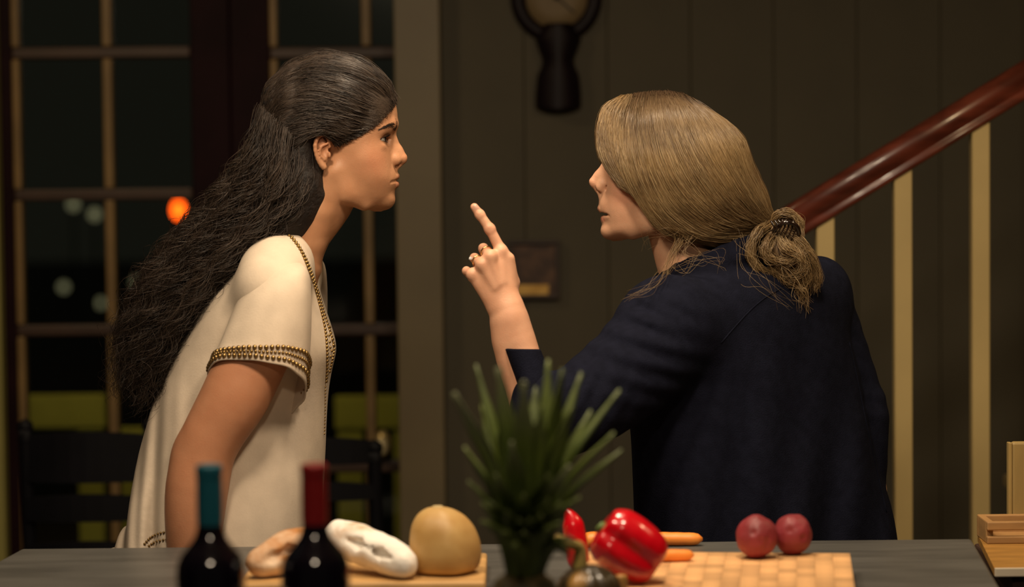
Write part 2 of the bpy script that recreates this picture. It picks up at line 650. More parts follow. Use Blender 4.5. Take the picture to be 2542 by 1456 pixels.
# pale knob of the right leaf
kp = W(948, 1106, YD - 0.06)
kn = thing('door_knob', 'pale brass knob on the glazed door beside the black chair', 'door knob', kp)
prof = [(0.0, -0.03), (0.012, -0.029), (0.017, -0.022), (0.018, -0.012), (0.013, -0.004), (0.007, 0.0), (0.007, 0.04)]
Vk = lathe(prof, 20); Vk = np.stack([Vk[..., 0], Vk[..., 2], Vk[..., 1] * 1.5], -1)
obj('knob', grid_mesh('knob', Vk + kp), mat('knob_pale', (0.6, 0.5, 0.28, 1), 0.35, metal=0.2, var=.05), kn)
Vr = lathe([(0.0, 0.034), (0.022, 0.034), (0.024, 0.045), (0.024, 0.06), (0.0, 0.062)], 20)
Vr = np.stack([Vr[..., 0], Vr[..., 2], Vr[..., 1] * 1.6], -1)
obj('backplate', grid_mesh('backplate', Vr + kp), M_brass, kn)

# --- porch beyond the glass
YP = 4.6
box('ground', (-12, 2.95, -0.15), (12, 40, -0.1), M_dark, bevel=0, kind='structure')
pr = thing('porch_railing', 'yellow painted porch railing seen through the glazed doors', 'railing', (-1.3, YP, -0.1))
for (a, b) in ((-160, 262), (830, 1130)):
    x0, z1 = xz(a, 984, YP); x1, z0 = xz(b, 1062, YP)
    box('top_board', (x0, YP, z0), (x1, YP + 0.05, z1), M_porch, pr, 0.006)
for c in (-60, 225, 328, 870, 1010):
    xc, _ = xz(c, 1200, YP)
    box('baluster', (xc - 0.045, YP + 0.01, -0.1), (xc + 0.045, YP + 0.045, xz(c, 1062, YP)[1]), M_porch, pr, 0.005)
disk_light('railing_fill', (-1.2, 3.6, 2.5), 0.2, 3.2, (1.0, 0.78, 0.35), (-1.2, 4.6, 0.8), 120)  # unseen lamp added to brighten the porch railing
box('porch_roof', (-3.2, 2.95, 2.62), (3.2, 5.2, 2.68), M_dark, bevel=0, kind='structure')

# --- amber lamp far outside, small and bright: its blur disc is the orange spot in the panes
YA = 17.0
ap = W(443, 521, YA)
am = thing('street_lamp', 'orange glowing lamp far outside beyond the glazed doors', 'lamp', (ap[0], YA, -0.1))
bm = bmesh.new(); bmesh.ops.create_uvsphere(bm, u_segments=16, v_segments=10, radius=0.05)
bm.transform(Matrix.Translation(Vector(ap)) @ Matrix.Diagonal((1, 1, 1.5, 1)))
obj('globe', bm, mat('amber_glow', (1, 0.2, 0.02, 1), emit=(1.0, 0.085, 0.004, 1), estr=9), am)
obj('lamp_post', tube_mesh('lamp_post', [(ap[0], YA, -0.1), (ap[0], YA, 0.8), (ap[0], YA, ap[2] - 0.07)], 0.025), M_dark, am)
obj('cap', tube_mesh('cap', [(ap[0], YA, ap[2] + 0.07), (ap[0], YA, ap[2] + 0.11)], [0.06, 0.02]), M_dark, am)
for i, (px, py) in enumerate(((235, 532), (182, 508), (340, 700), (158, 712), (250, 752))):  # small dim globes for the pale spots in the panes
    p = W(px, py, 19.0 + 1.3 * i)
    g = thing('dim_spot', ['dim pale glowing spot outside, right of the first glazing bar', 'faint small glowing spot outside near the middle glazing bar',
        'pale glowing spot outside beside the long curly hair', 'faint low glowing spot outside by the leftmost glazing bar',
        'lowest dim glowing spot outside in the left door'][i], 'lamp', (p[0], p[1], -0.1), 'glowing spots in the dark outside')
    bm = bmesh.new(); bmesh.ops.create_uvsphere(bm, u_segments=10, v_segments=8, radius=0.05)
    bm.transform(Matrix.Translation(Vector(p)))
    if i == 0: M_gl = mat('dim_glow', (1, .9, .6, 1), emit=(1, 0.85, 0.5, 1), estr=0.28)
    obj('globe', bm, M_gl, g)
    obj('stake', tube_mesh('stake', [(p[0], p[1], -0.1), (p[0], p[1], p[2] * 0.5), (p[0], p[1], p[2] - 0.05)], 0.012, 6), M_dark, g)


# --- dark ladder-back chairs in front of the doors
def ladder_chair(label, pxl, pxr, ytop, Y, slats, pxdepth=0.4):
    a = W(pxl, ytop, Y); b = W(pxr, ytop, Y)
    c = thing('dining_chair', label, 'chair', ((a[0] + b[0]) / 2, Y + 0.2, 0), 'black dining chairs by the doors')
    zt = a[2]
    for x in (a[0], b[0]):
        obj('back_post', tube_mesh('back_post', catmull([(x, Y + 0.05, 0), (x, Y + 0.03, 0.3), (x, Y + 0.04, 0.45), (x, Y, zt - 0.06), (x, Y, zt - 0.05)], 14), 0.017), M_chair, c)
        obj('finial', grid_mesh('finial', lathe([(0.001, 0), (0.016, 0), (0.019, 0.012), (0.012, 0.022), (0.02, 0.035), (0.018, 0.05), (0.001, 0.06)], 16) + np.array([x, Y, zt - 0.06])), M_chair, c)
        obj('front_leg', tube_mesh('front_leg', [(x, Y + 0.42, 0), (x, Y + 0.42, 0.2), (x, Y + 0.42, 0.45)], [0.014, 0.018, 0.02]), M_chair, c)
    for (y0, y1) in slats:
        z1 = W(pxl, y0, Y)[2]; z0 = W(pxl, y1, Y)[2]
        n = 9
        t = np.linspace(0, 1, n)
        xs = a[0] + (b[0] - a[0]) * t
        bow = 0.03 * np.sin(np.pi * t)
        rings = []
        for k in range(n):
            arch = 0.012 * math.sin(math.pi * t[k])
            rings.append([(xs[k], Y - bow[k] - 0.007, z0), (xs[k], Y - bow[k] + 0.007, z0), (xs[k], Y - bow[k] + 0.007, z1 + arch), (xs[k], Y - bow[k] - 0.007, z1 + arch)])
        obj('slat', grid_mesh('slat', np.array(rings), cap=True, smooth=False), M_chair, c)
    box('seat', (min(a[0], b[0]) - 0.01, Y + 0.02, 0.44), (max(a[0], b[0]) + 0.01, Y + 0.45, 0.475), M_chair, c, 0.008)
    for z in (0.15, 0.28):
        obj('stretcher', tube_mesh('stretcher', [(a[0], Y + 0.42, z), ((a[0] + b[0]) / 2, Y + 0.42, z), (b[0], Y + 0.42, z)], 0.01, 8), M_chair, c)
    return c


ladder_chair('black ladder-back chair left of the dark-haired woman', 62, 372, 1038, 1.75, [(1082, 1196), (1236, 1292), (1352, 1400)])
ladder_chair('black chair between the dark-haired woman and the door post', 700, 930, 1092, 1.75, [(1096, 1150), (1205, 1240)])
# tall dark curtain panel falling beside the meeting stiles
# --- stairs
st = thing('staircase', 'painted staircase with tan balusters and mahogany handrail climbing right', 'staircase', (W(2240, 1400, YS)[0], YS, 0))
r0 = W(1780, 664, YS); r1 = W(2640, 137, YS)
ax = (r1 - r0); L = np.linalg.norm(ax); ax /= L
nrm = np.array([-ax[2], 0, ax[0]])
# moulded handrail section (y, n) : cap with rounded sides, fillet and base
sec = np.array([(-0.020, -0.034), (-0.024, -0.030), (-0.024, -0.022), (-0.019, -0.018), (-0.021, -0.013), (-0.031, -0.004), (-0.034, 0.008),
                (-0.031, 0.020), (-0.020, 0.030), (0.0, 0.034), (0.020, 0.030), (0.031, 0.020), (0.034, 0.008), (0.031, -0.004), (0.021, -0.013), (0.019, -0.018), (0.024, -0.022), (0.024, -0.030), (0.020, -0.034)])
V = np.array([[p + nrm * n * 1.05 + np.array([0, y, 0]) for y, n in sec] for p in (r0, r0 + ax * L * 0.5, r1)])
obj('handrail', grid_mesh('handrail', V, cap=True), M_rail, st)


def rail_under(x):
    p = r0 + ax * ((x - r0[0]) / ax[0])
    return p[2] - 0.035 / ax[0]


RISE = 0.182
zfoot = W(2432, 1540, YS)[2]
sp = W(2432, 800, YS)[0] - W(2240, 800, YS)[0]
xb0 = W(2432, 800, YS)[0]
RUN = RISE / (ax[2] / ax[0])
xstep0 = xb0 - 0.028
for k in range(-2, 3):
    xc = xb0 + k * sp
    step = math.floor((k + 0.01) / 2 + 0.01)
    zb = zfoot + (RISE * ((k + 1) // 2 if k % 2 else k // 2))
    zb = zfoot + RISE * math.floor((xc - xstep0) / RUN)
    bw = 0.0185
    zt = rail_under(xc) + 0.012
    bb = box_bm((xc - bw, YS - 0.016, zb), (xc + bw, YS + 0.016, zt), 0.002, 1)
    for v in bb.verts:      # top cut to the slope of the handrail
        if v.co.z > zt - 0.004: v.co.z += (v.co.x - xc) * ax[2] / ax[0]
    b_ = obj('baluster', bb, M_stairpaint, st)
    box('shoe', (xc - bw - 0.004, YS - 0.02, zb), (xc + bw + 0.004, YS + 0.02, zb + 0.035), M_stairpaint, b_, 0.002)
nx = r0[0] + 0.03
box('newel_post', (nx - 0.035, YS - 0.035, 0), (nx + 0.035, YS + 0.035, rail_under(nx) + 0.11), M_stairpaint, st, 0.006)
k0 = -int(round(zfoot / RISE))
for k in range(-5, 4):
    z = zfoot + RISE * k
    if z < 0.02: continue
    x0 = xstep0 + RUN * k
    box('tread', (x0 - 0.03, YS - 0.03, z - 0.03), (x0 + RUN, YS + 1.0, z), M_stairpaint, st, 0.006)
    box('riser', (x0, YS + 0.0, z - RISE), (x0 + 0.018, YS + 1.0, z - 0.03), M_stairpaint, st, 0.001)
    box('stringer_panel', (x0 + 0.018, YS + 0.0, max(0, z - RISE * 1.0)), (x0 + RUN + 0.02, YS + 0.02, z - 0.03), M_stairpaint, st, 0.002)
box('spandrel', (xstep0 - 3 * RUN, YS + 0.012, 0), (3.1, YS + 0.03, max(0.1, zfoot - RISE * 3)), M_wall, st, 0)

# --- clock
YK = YW - 0.005
cc = W(1381, -6, YK)
ck = thing('wall_clock', 'dark wooden wall clock with round tan dial and pear-shaped pendulum case', 'clock', cc)
s9 = (W(1481, 0, YK)[0] - W(1381, 0, YK)[0]) / 100.0
pf = [(77, -8), (78, -14), (84, -20), (95, -24), (105, -21), (112, -12), (114, -4), (114, 0), (0.5, 0)]
Vc = lathe([(r * s9, z * s9) for r, z in pf], 64)
Vc = np.stack([Vc[..., 0], Vc[..., 2], Vc[..., 1]], -1)
obj('bezel', grid_mesh('bezel', Vc + cc), M_black, ck)
Vd = lathe([(0.5 * s9, -0.012), (40 * s9, -0.012), (79 * s9, -0.010), (80 * s9, -0.004)], 64)
Vd = np.stack([Vd[..., 0], Vd[..., 2], Vd[..., 1]], -1)
dl = obj('dial', grid_mesh('dial', Vd + cc), M_dial, ck)
for ang, ln, wd in ((0.6, 40, 3.0), (2.3, 58, 2.2)):
    a = cc + np.array([0, -0.018, 0]); b = a + np.array([math.sin(ang) * ln * s9, 0, math.cos(ang) * ln * s9])
    obj('hand', prism_between(a, b, 0.002, wd * s9 * 1.5), M_black, ck)
obj('hub', grid_mesh('hub', np.stack([lathe([(0.1 * s9, -0.024), (6 * s9, -0.022), (8 * s9, -0.012)], 16)[..., i] for i in (0, 2, 1)], -1) + cc), M_black, ck)
outl = [(1352, 60), (1330, 92), (1336, 120), (1346, 148), (1343, 168), (1335, 186), (1331, 215), (1329, 250), (1331, 268), (1340, 273)]
outl = catmull(np.array([[a, b, 0] for a, b in outl], float), 40)[:, :2]
ringL = [W(a, b, YK) for a, b in outl]
ringR = [W(2 * 1382.5 + 6 - a, b - 1, YK) for a, b in outl]
rings = []
for l, r in zip(ringL, ringR):
    n = 9
    t = np.linspace(0, 1, n)
    front = [(l[0] + (r[0] - l[0]) * tt, YK - 0.015 - 0.045 * math.sin(math.pi * tt) ** 0.6, l[2] + (r[2] - l[2]) * tt) for tt in t]
    back = [(r[0], YK, r[2]), (l[0], YK, l[2])]
    rings.append(front + back)
obj('pendulum_case', grid_mesh('pendulum_case', np.array(rings), cap=True), M_black, ck)

# --- small framed picture on the wall
fa = W(1262, 596, YK); fb = W(1390, 740, YK)
pic = thing('framed_picture', 'small dark framed picture with golden band on the wall behind the pointing hand', 'picture', ((fa[0] + fb[0]) / 2, YK, fb[2]))
M_frame = mat('frame_brown', (0.028, 0.015, 0.010, 1), 0.5, var=0.2)
fw = 0.011
for lo, hi in (((fa[0], fb[2]), (fb[0], fb[2] + fw)), ((fa[0], fa[2] - fw), (fb[0], fa[2])), ((fa[0], fb[2] + fw), (fa[0] + fw, fa[2] - fw)), ((fb[0] - fw, fb[2] + fw), (fb[0], fa[2] - fw))):
    box('frame_bar', (lo[0], YK - 0.022, lo[1]), (hi[0], YK, hi[1]), M_frame, pic, 0.002)
canvas = box('canvas', (fa[0] + fw, YK - 0.010, fb[2] + fw), (fb[0] - fw, YK - 0.002, fa[2] - fw),
    mat('canvas_brown', (0.045, 0.022, 0.014, 1), 0.6, col2=(0.13, 0.065, 0.035, 1), vscale=22, ramp=(0.5, 0.75)), pic, 0)
zb1 = W(1300, 706, YK)[2]
M_gold = mat('painted_gold', (0.52, 0.29, 0.05, 1), 0.5, col2=(0.66, 0.40, 0.09, 1), vscale=40)
box('gold_band', (fa[0] + fw, YK - 0.0112, fb[2] + fw), (W(1362, 720, YK)[0], YK - 0.0095, zb1), M_gold, pic, 0)

# ================================================================== island and the side table
ZT = 0.92
isl = thing('kitchen_island', 'long kitchen island with dark slate worktop in the foreground', 'island', (0, -0.9, 0))
b1 = WZ(52, 1361, ZT); b2 = WZ(2412, 1336, ZT); b3 = WZ(2482, 1456, ZT); b0 = WZ(-40, 1412, ZT)
yb = (b1[1] + b2[1]) / 2
sl = (b3[0] - b2[0]) / (b3[1] - b2[1])
yf = -1.75
poly = [(b1[0], yb), (b2[0], yb), (b2[0] + sl * (yf - yb), yf), (b0[0] - 0.25, yf), (b0[0] - 0.25, yb - 0.45), (b0[0], yb - 0.18)]
bm = bmesh.new()
vt = [bm.verts.new((x, y, ZT)) for x, y in poly]
f = bm.faces.new(vt)
ex = bmesh.ops.extrude_face_region(bm, geom=[f])
for v in ex['geom']:
    if isinstance(v, bmesh.types.BMVert): v.co.z -= 0.04
bmesh.ops.recalc_face_normals(bm, faces=bm.faces[:])
bmesh.ops.bevel(bm, geom=[e for e in bm.edges], offset=0.005, segments=2, affect='EDGES', profile=0.5)
obj('worktop', bm, M_counter, isl)
box('cabinet', (-0.78, yf + 0.25, 0.08), (0.58, yb - 0.12, ZT - 0.04), M_cab, isl, 0.004)
box('plinth', (-0.72, yf + 0.32, 0.0), (0.52, yb - 0.2, 0.08), M_black, isl, 0.0)
for i in range(3):
    xa = -0.76 + i * 0.45
    dr = box('door', (xa, yb - 0.12, 0.12), (xa + 0.43, yb - 0.10, ZT - 0.06), M_cab, isl, 0.004)
    box('handle', (xa + 0.38, yb - 0.095, 0.5), (xa + 0.39, yb - 0.075, 0.62), M_brass, dr, 0.002)

ZS = 0.90
M_ybl = mat('side_table_top', (0.36, 0.18, 0.04, 1), 0.45, var=0.18, vscale=10, stretch=(1, 4, 1))
sa = WZ(2462, 1410, ZS)
sy0 = sa[1]
sy1 = WZ(2420, 1325, ZS)[1]
tb = thing('side_table', 'wooden side table with honey-coloured top right of the island', 'table', (sa[0] + 0.3, (sy0 + sy1) / 2, 0))
xs0 = sa[0] + 0.004; xs1 = xs0 + 0.62
xk = WZ(2424, 1330, ZS)[0] + 0.006
bm = bmesh.new()
tp = [(xs0, sy0), (xs1, sy0), (xs1, sy1), (xk, sy1)]
vt = [bm.verts.new((x, y, ZS)) for x, y in tp]
f = bm.faces.new(vt)
ex = bmesh.ops.extrude_face_region(bm, geom=[f])
for v in ex['geom']:
    if isinstance(v, bmesh.types.BMVert): v.co.z -= 0.012
bmesh.ops.recalc_face_normals(bm, faces=bm.faces[:])
obj('top', bm, M_ybl, tb)
box('edge_strip', (xs0, sy0 - 0.006, ZS - 0.012), (xs1, sy0, ZS + 0.001), mat('edge_white', (0.6, 0.52, 0.4, 1), 0.4, var=.03), tb, 0.001)
bod = box('drawer_body', (xs0 + 0.03, sy0 + 0.015, 0.72), (xs1 - 0.02, sy1 - 0.02, ZS - 0.012), mat('drawer_brown', (0.055, 0.028, 0.02, 1), 0.5, var=.15), tb)
for kx in (0.07, 0.4):
    Vn = lathe([(0.001, -0.02), (0.008, -0.018), (0.01, -0.012), (0.005, -0.005), (0.005, 0.0)], 14)
    Vn = np.stack([Vn[..., 0], Vn[..., 2], Vn[..., 1]], -1) + np.array([xs0 + kx, sy0 + 0.015, 0.855])
    obj('knob', grid_mesh('knob', Vn), M_brass, bod)
for lx in (xs0 + 0.05, xs1 - 0.06):
    for ly in (sy0 + 0.04, sy1 - 0.05):
        box('leg', (lx - 0.02, ly - 0.02, 0), (lx + 0.02, ly + 0.02, 0.73), M_rail, tb, 0.003)
# slatted wooden tray at the back of the side table
ta = W(2450, 1366, sy1 - 0.10)
tr = thing('wooden_tray', 'slotted wooden tray at the back of the side table', 'tray', (ta[0] + 0.2, sy1 - 0.06, ZS))
M_tray = mat('tray_wood', (0.38, 0.21, 0.08, 1), 0.5, var=0.15, vscale=12, stretch=(1, 1, 5))
tx0 = xz(2448, 1340, sy1 - 0.1)[0]; tx1 = xs1 - 0.05
for (z0, z1) in ((0.0, 0.012), (0.022, 0.036)):
    box('slat', (tx0, sy1 - 0.11, ZS + z0), (tx1, sy1 - 0.098, ZS + z1), M_tray, tr, 0.002)
box('back_slat', (tx0, sy1 - 0.03, ZS), (tx1, sy1 - 0.018, ZS + 0.036), M_tray, tr, 0.002)
box('end_board', (tx0, sy1 - 0.098, ZS), (tx0 + 0.012, sy1 - 0.03, ZS + 0.036), M_tray, tr, 0.002)
box('end_board', (tx1 - 0.012, sy1 - 0.098, ZS), (tx1, sy1 - 0.03, ZS + 0.036), M_tray, tr, 0.002)
box('bottom_board', (tx0 + 0.012, sy1 - 0.098, ZS + 0.001), (tx1 - 0.012, sy1 - 0.03, ZS + 0.008), M_tray, tr, 0)
for q in range(1, 4):
    xq = tx0 + (tx1 - tx0) * q / 4
    box('spacer', (xq - 0.008, sy1 - 0.109, ZS + 0.012), (xq + 0.008, sy1 - 0.099, ZS + 0.022), M_tray, tr, 0)

# plain board standing upright at the back of the side table
ba = W(2502, 1096, sy1 - 0.012); bb2 = W(2512, 1300, sy1 - 0.012)
stb = thing('serving_board', 'tan wooden board standing upright behind the slotted tray', 'board', (ba[0] + 0.12, sy1 - 0.01, ZS))
M_sbd = mat('serving_board_wood', (0.36, 0.25, 0.09, 1), 0.5, var=0.12, vscale=8, stretch=(4, 4, 0.7))
sb_ = box('panel', (ba[0] + 0.006, sy1 - 0.017, ZS), (ba[0] + 0.26, sy1 - 0.001, ba[2]), M_sbd, stb, 0.004)
box('edge_batten', (ba[0], sy1 - 0.0175, ZS), (ba[0] + 0.006, sy1 - 0.0005, ba[2] - 0.001), M_sbd, stb, 0.001)

# ================================================================== food and bottles on the island
def on_counter(px, Y, z=ZT):
    p = W(px, 1400, Y)
    return np.array([p[0], Y, z])


def pxscale(Y):
    return (Y + 4.2) / FPX      # metres per pixel


# --- wine bottles
M_glass = mat('bottle_glass', (0.006, 0.004, 0.008, 1), 0.05, spec=0.6, coat=1.0, var=0.1)
def bottle(px, ytop, Y, capcol, label):
    base = on_counter(px, Y)
    ztop = W(px, ytop, Y)[2]
    H = ztop - ZT
    b = thing('wine_bottle', label, 'bottle', base, 'wine bottles at the front of the island')
    R = 0.0375; rn = 0.0132
    pf = [(0.001, 0.006), (0.020, 0.004), (R - 0.004, 0.0), (R, 0.004), (R, H * 0.58), (R - 0.0015, H * 0.615), (R - 0.006, H * 0.65), (R - 0.013, H * 0.68), (rn + 0.004, H * 0.715), (rn + 0.001, H * 0.75), (rn, H * 0.8), (rn, H * 0.985), (0.001, H * 0.985)]
    obj('glass', grid_mesh('glass', lathe(pf, 48) + base), M_glass, b)
    rc = rn + 0.0008
    pc = [(rc, H * 0.765), (rc + 0.0004, H * 0.80), (rc + 0.0002, H * 0.93), (rc + 0.0002, H * 0.955), (rc + 0.0007, H * 0.958), (rc + 0.0007, H * 0.99), (rc, H * 0.998), (rc - 0.003, H), (0.0005, H)]
    obj('foil_capsule', grid_mesh('foil_capsule', lathe(pc, 40) + base), mat('foil', capcol, 0.35, metal=0.15, var=0.06), b)
    pl = [(R + 0.0003, H * 0.15), (R + 0.0003, H * 0.52)]
    obj('paper_label', grid_mesh('paper_label', lathe(pl, 40)[:, 3:26] + base, closed_v=False), mat('label_cream', (0.5, 0.45, 0.35, 1), 0.8, var=.04), b)


bottle(523, 1152, -1.50, (0.02, 0.16, 0.22, 1), 'dark wine bottle with teal foil capsule in front of the woman in the tunic')
bottle(783, 1150, -1.50, (0.34, 0.018, 0.02, 1), 'dark wine bottle with red foil capsule in front of the bread')

# --- bread board and loaves
M_bboard = mat('bread_board_wood', (0.52, 0.30, 0.11, 1), 0.5, var=0.2, vscale=8, stretch=(1, 5, 1))
Yb = -0.745
xa = W(592, 1440, Yb)[0]; xb = W(1205, 1440, Yb)[0]
bbd = box('bread_board', (xa, Yb, ZT), (xb, Yb + 0.26, ZT + 0.022), M_bboard, None, 0.004)
tag(bbd, 'plain wooden board under the bread loaves', 'board')
ZB = ZT + 0.022


def noise3(V, s, seed=0.0):
    return np.array([mnoise.noise(Vector((v[0] * s + seed, v[1] * s, v[2] * s))) for v in V])


M_flour = mat('floury_crust', (0.55, 0.30, 0.13, 1), 0.8, col2=(0.90, 0.84, 0.76, 1), vscale=13, ramp=(0.30, 0.44), bump=0.5, bscale=70)
M_crust = mat('golden_crust', (0.42, 0.17, 0.04, 1), 0.7, col2=(0.80, 0.62, 0.45, 1), vscale=14, ramp=(0.44, 0.66), bump=0.5, bscale=70)


def loaf(name, label, pts, rad, m, seed):
    v = Vol(np.min(pts, 0) - 0.09, np.max(pts, 0) + 0.09, 0.003)
    v.chain(pts, rad, 0.006, sub=3)
    # a torn slash along the crust
    P = catmull(np.array(pts), 7)
    v.chain(P[1:6] + np.array([0.0, -0.026, 0.004]), [0.002, 0.007, 0.005, 0.008, 0.002], 0.010, neg=True)
    V, Q = v.mesh(2)
    n = noise3(V, 26, seed) * 0.004 + noise3(V, 60, seed) * 0.002
    c = V.mean(0)
    D = V - c; D /= np.linalg.norm(D, axis=1, keepdims=True)
    V = V + D * n[:, None]
    V[:, 2] += ZB + 0.0005 - V[:, 2].min()
    lowest = 0
    o = obj(name, mesh_np(name, V, Q), m, None)
    return o, lowest


p1 = [W(640, 1388, -0.70), W(682, 1370, -0.68), W(722, 1350, -0.66), W(760, 1332, -0.645)]
o, lz = loaf('bread_loaf', '', p1, [0.018, 0.024, 0.026, 0.021], M_crust, 3.1)
tag(o, 'golden torn bread loaf left of the red-capped bottle', 'bread', 'bread loaves on the board')
p2 = [W(846, 1328, -0.63), W(897, 1350, -0.655), W(950, 1373, -0.685), W(1000, 1396, -0.715)]
o, lz2 = loaf('bread_loaf', '', p2, [0.023, 0.027, 0.026, 0.021], M_flour, 9.4)
tag(o, 'flour-dusted white bread loaf right of the red-capped bottle', 'bread', 'bread loaves on the board')

# --- upright tan squash
sqb = W(1106, 1440, -0.665); sqb[2] = ZB
sq = thing('butternut_squash', 'pale tan squash standing upright between the bread and the pineapple', 'squash', sqb)
ztop = W(1095, 1256, -0.665)[2]
hh = ztop - ZB
pf = [(0.001, 0.0), (0.03, 0.001), (0.044, hh * 0.07), (0.050, hh * 0.24), (0.0505, hh * 0.42), (0.048, hh * 0.58), (0.043, hh * 0.73), (0.033, hh * 0.87), (0.018, hh * 0.965), (0.001, hh)]
pf = catmull(np.array([(a, b, 0) for a, b in pf]), 40)[:, :2]
Vq = lathe(np.clip(pf, 0.0005, 1), 44)
th = np.linspace(0, 2 * np.pi, 44, endpoint=False)
Vq[..., :2] *= (1 + 0.035 * np.cos(5 * th))[None, :, None]
Vq[..., 0] += -0.010 * (Vq[..., 2] / hh) ** 2
M_sq = mat('squash_skin', (0.44, 0.25, 0.075, 1), 0.5, col2=(0.54, 0.35, 0.13, 1), vscale=18, bump=0.1, bscale=50)
obj('squash_body', grid_mesh('squash_body', Vq + sqb), M_sq, sq)
sc_ = np.array([sqb[0] - 0.010, sqb[1], ztop - 0.002])
obj('stem_scar', grid_mesh('stem_scar', lathe([(0.0005, 0.003), (0.007, 0.003), (0.009, 0.0), (0.009, -0.006)], 12) + sc_), mat('scar', (0.45, 0.33, 0.15, 1), 0.8, var=.1), sq)

# --- pineapple
YPA = -1.30
pb = on_counter(1302, YPA)
zcr = W(1302, 1415, YPA)[2]
pa = thing('pineapple', 'pineapple with spiky green crown in the middle of the island', 'pineapple', pb)
hb = zcr - ZT
n1, n2 = 60, 72
tt = np.linspace(0, 1, n1)
rr = 0.052 * np.sin(np.pi * np.clip(tt * 0.93 + 0.05, 0, 1)) ** 0.42
th = np.linspace(0, 2 * np.pi, n2, endpoint=False)
TT, TH = np.meshgrid(tt, th, indexing='ij')
bmp = np.maximum(np.cos(8 * TH + 11 * np.pi * TT) * np.cos(8 * TH - 11 * np.pi * TT), -0.2)
RR = rr[:, None] * (1 + 0.07 * bmp)
V = np.stack([RR * np.cos(TH), RR * np.sin(TH), TT * hb], -1)
M_pine = mat('pineapple_skin', (0.035, 0.030, 0.010, 1), 0.6, col2=(0.12, 0.075, 0.018, 1), vscale=60, ramp=(.4, .7))
obj('fruit_body', grid_mesh('fruit_body', V + pb), M_pine, pa)
M_leaf = mat('pineapple_leaf', (0.085, 0.12, 0.028, 1), 0.45, col2=(0.19, 0.25, 0.035, 1), vscale=18, stretch=(1, 1, 0.4))
mix_attr(M_leaf, 'tip', (0.42, 0.44, 0.26, 1), 0.85)  # pale cut tips; the light on their faces is in this colour too


def leaf(base, mid, tip, w, tipw=0.35):
    n = 14
    C = catmull(np.array([base, mid, tip]), n)
    T = np.gradient(C, axis=0); T /= np.linalg.norm(T, axis=1, keepdims=True)
    axis_c = np.array([pb[0], pb[1], 0])
    out = C - axis_c; out[:, 2] = 0
    out /= np.linalg.norm(out, axis=1, keepdims=True) + 1e-6
    side = np.cross(T, out); side /= np.linalg.norm(side, axis=1, keepdims=True) + 1e-6
    nr = np.cross(side, T)
    t = np.linspace(0, 1, n)
    wid = w * (0.85 + 0.3 * t) * np.clip((1 - t) * 3.2, tipw * 0.5, 1)
    th_ = 0.0014
    rings = []
    for i in range(n):
        s = side[i] * wid[i]; up = nr[i] * wid[i] * 0.45
        c = C[i]
        rings.append([c - s + up, c - s * 0.5 + up * 0.25, c, c + s * 0.5 + up * 0.25, c + s + up,
                      c + s * 0.5 + up * 0.25 - nr[i] * th_, c - nr[i] * th_ * 2, c - s * 0.5 + up * 0.25 - nr[i] * th_])
    me = grid_mesh('leaf', np.array(rings), cap=True)
    a = me.attributes.new('tip', 'FLOAT', 'POINT')
    vals = np.repeat(np.clip((t - 0.55) / 0.45, 0, 1) ** 1.2 * (1 if tipw > 0.3 else 0.25), 8)
    a.data.foreach_set('value', vals.astype(np.float32))
    return obj('leaf', me, M_leaf, pa)


tips = [(1128, 976, -.10, .011, .6), (1238, 912, -.07, .011, .6), (1300, 948, -.13, .011, .6), (1180, 905, .05, .008, .2), (1362, 892, .02, .013, .2),
        (1398, 915, -.03, .013, .2), (1445, 925, .04, .011, .2), (1540, 968, .03, .009, .3), (1526, 1075, -.04, .009, .3), (1545, 1118, .04, .008, .2),
        (1412, 1158, -.12, .010, .6), (1150, 1110, -.03, .010, .2), (1195, 1005, .06, .012, .2), (1270, 1098, -.12, .010, .4), (1330, 960, .07, .013, .2),
        (1420, 1010, -.06, .012, .2), (1468, 1020, .05, .011, .2), (1250, 1000, -.02, .013, .2), (1345, 1010, -.10, .012, .25), (1160, 1195, -.02, .009, .2),
        (1440, 1235, -.05, .009, .2), (1195, 1250, -.07, .009, .2), (1230, 1180, -.11, .010, .2), (1360, 1180, -.10, .011, .2), (1300, 1230, -.11, .011, .2), (1400, 1090, .03, .011, .2)]
for q in range(22):
    a_ = q * 2.4
    tips.append((1305 + 135 * math.cos(a_) * (0.75 + 0.25 * random.random()), 1235 + 150 * random.random(), -0.085 * abs(math.sin(a_)) - 0.02 + (0.09 if q % 4 == 0 else 0), 0.009, .2))
for i, (tx, ty, dy, w, tw) in enumerate(tips):
    tipp = W(tx, ty, YPA + dy)
    hfrac = np.clip((ty - 890) / 380, 0, 1)
    ang = math.atan2(dy, tipp[0] - pb[0])
    bb_ = np.array([pb[0] + 0.016 * math.cos(ang), YPA + 0.016 * math.sin(ang), zcr - 0.01 + 0.05 * (1 - hfrac)])
    mid = bb_ * 0.5 + tipp * 0.5 + np.array([-(tipp[0] - pb[0]) * 0.10, -dy * 0.10, 0.010 + 0.012 * hfrac])
    leaf(bb_, mid, tipp, w * 1.05, tw)

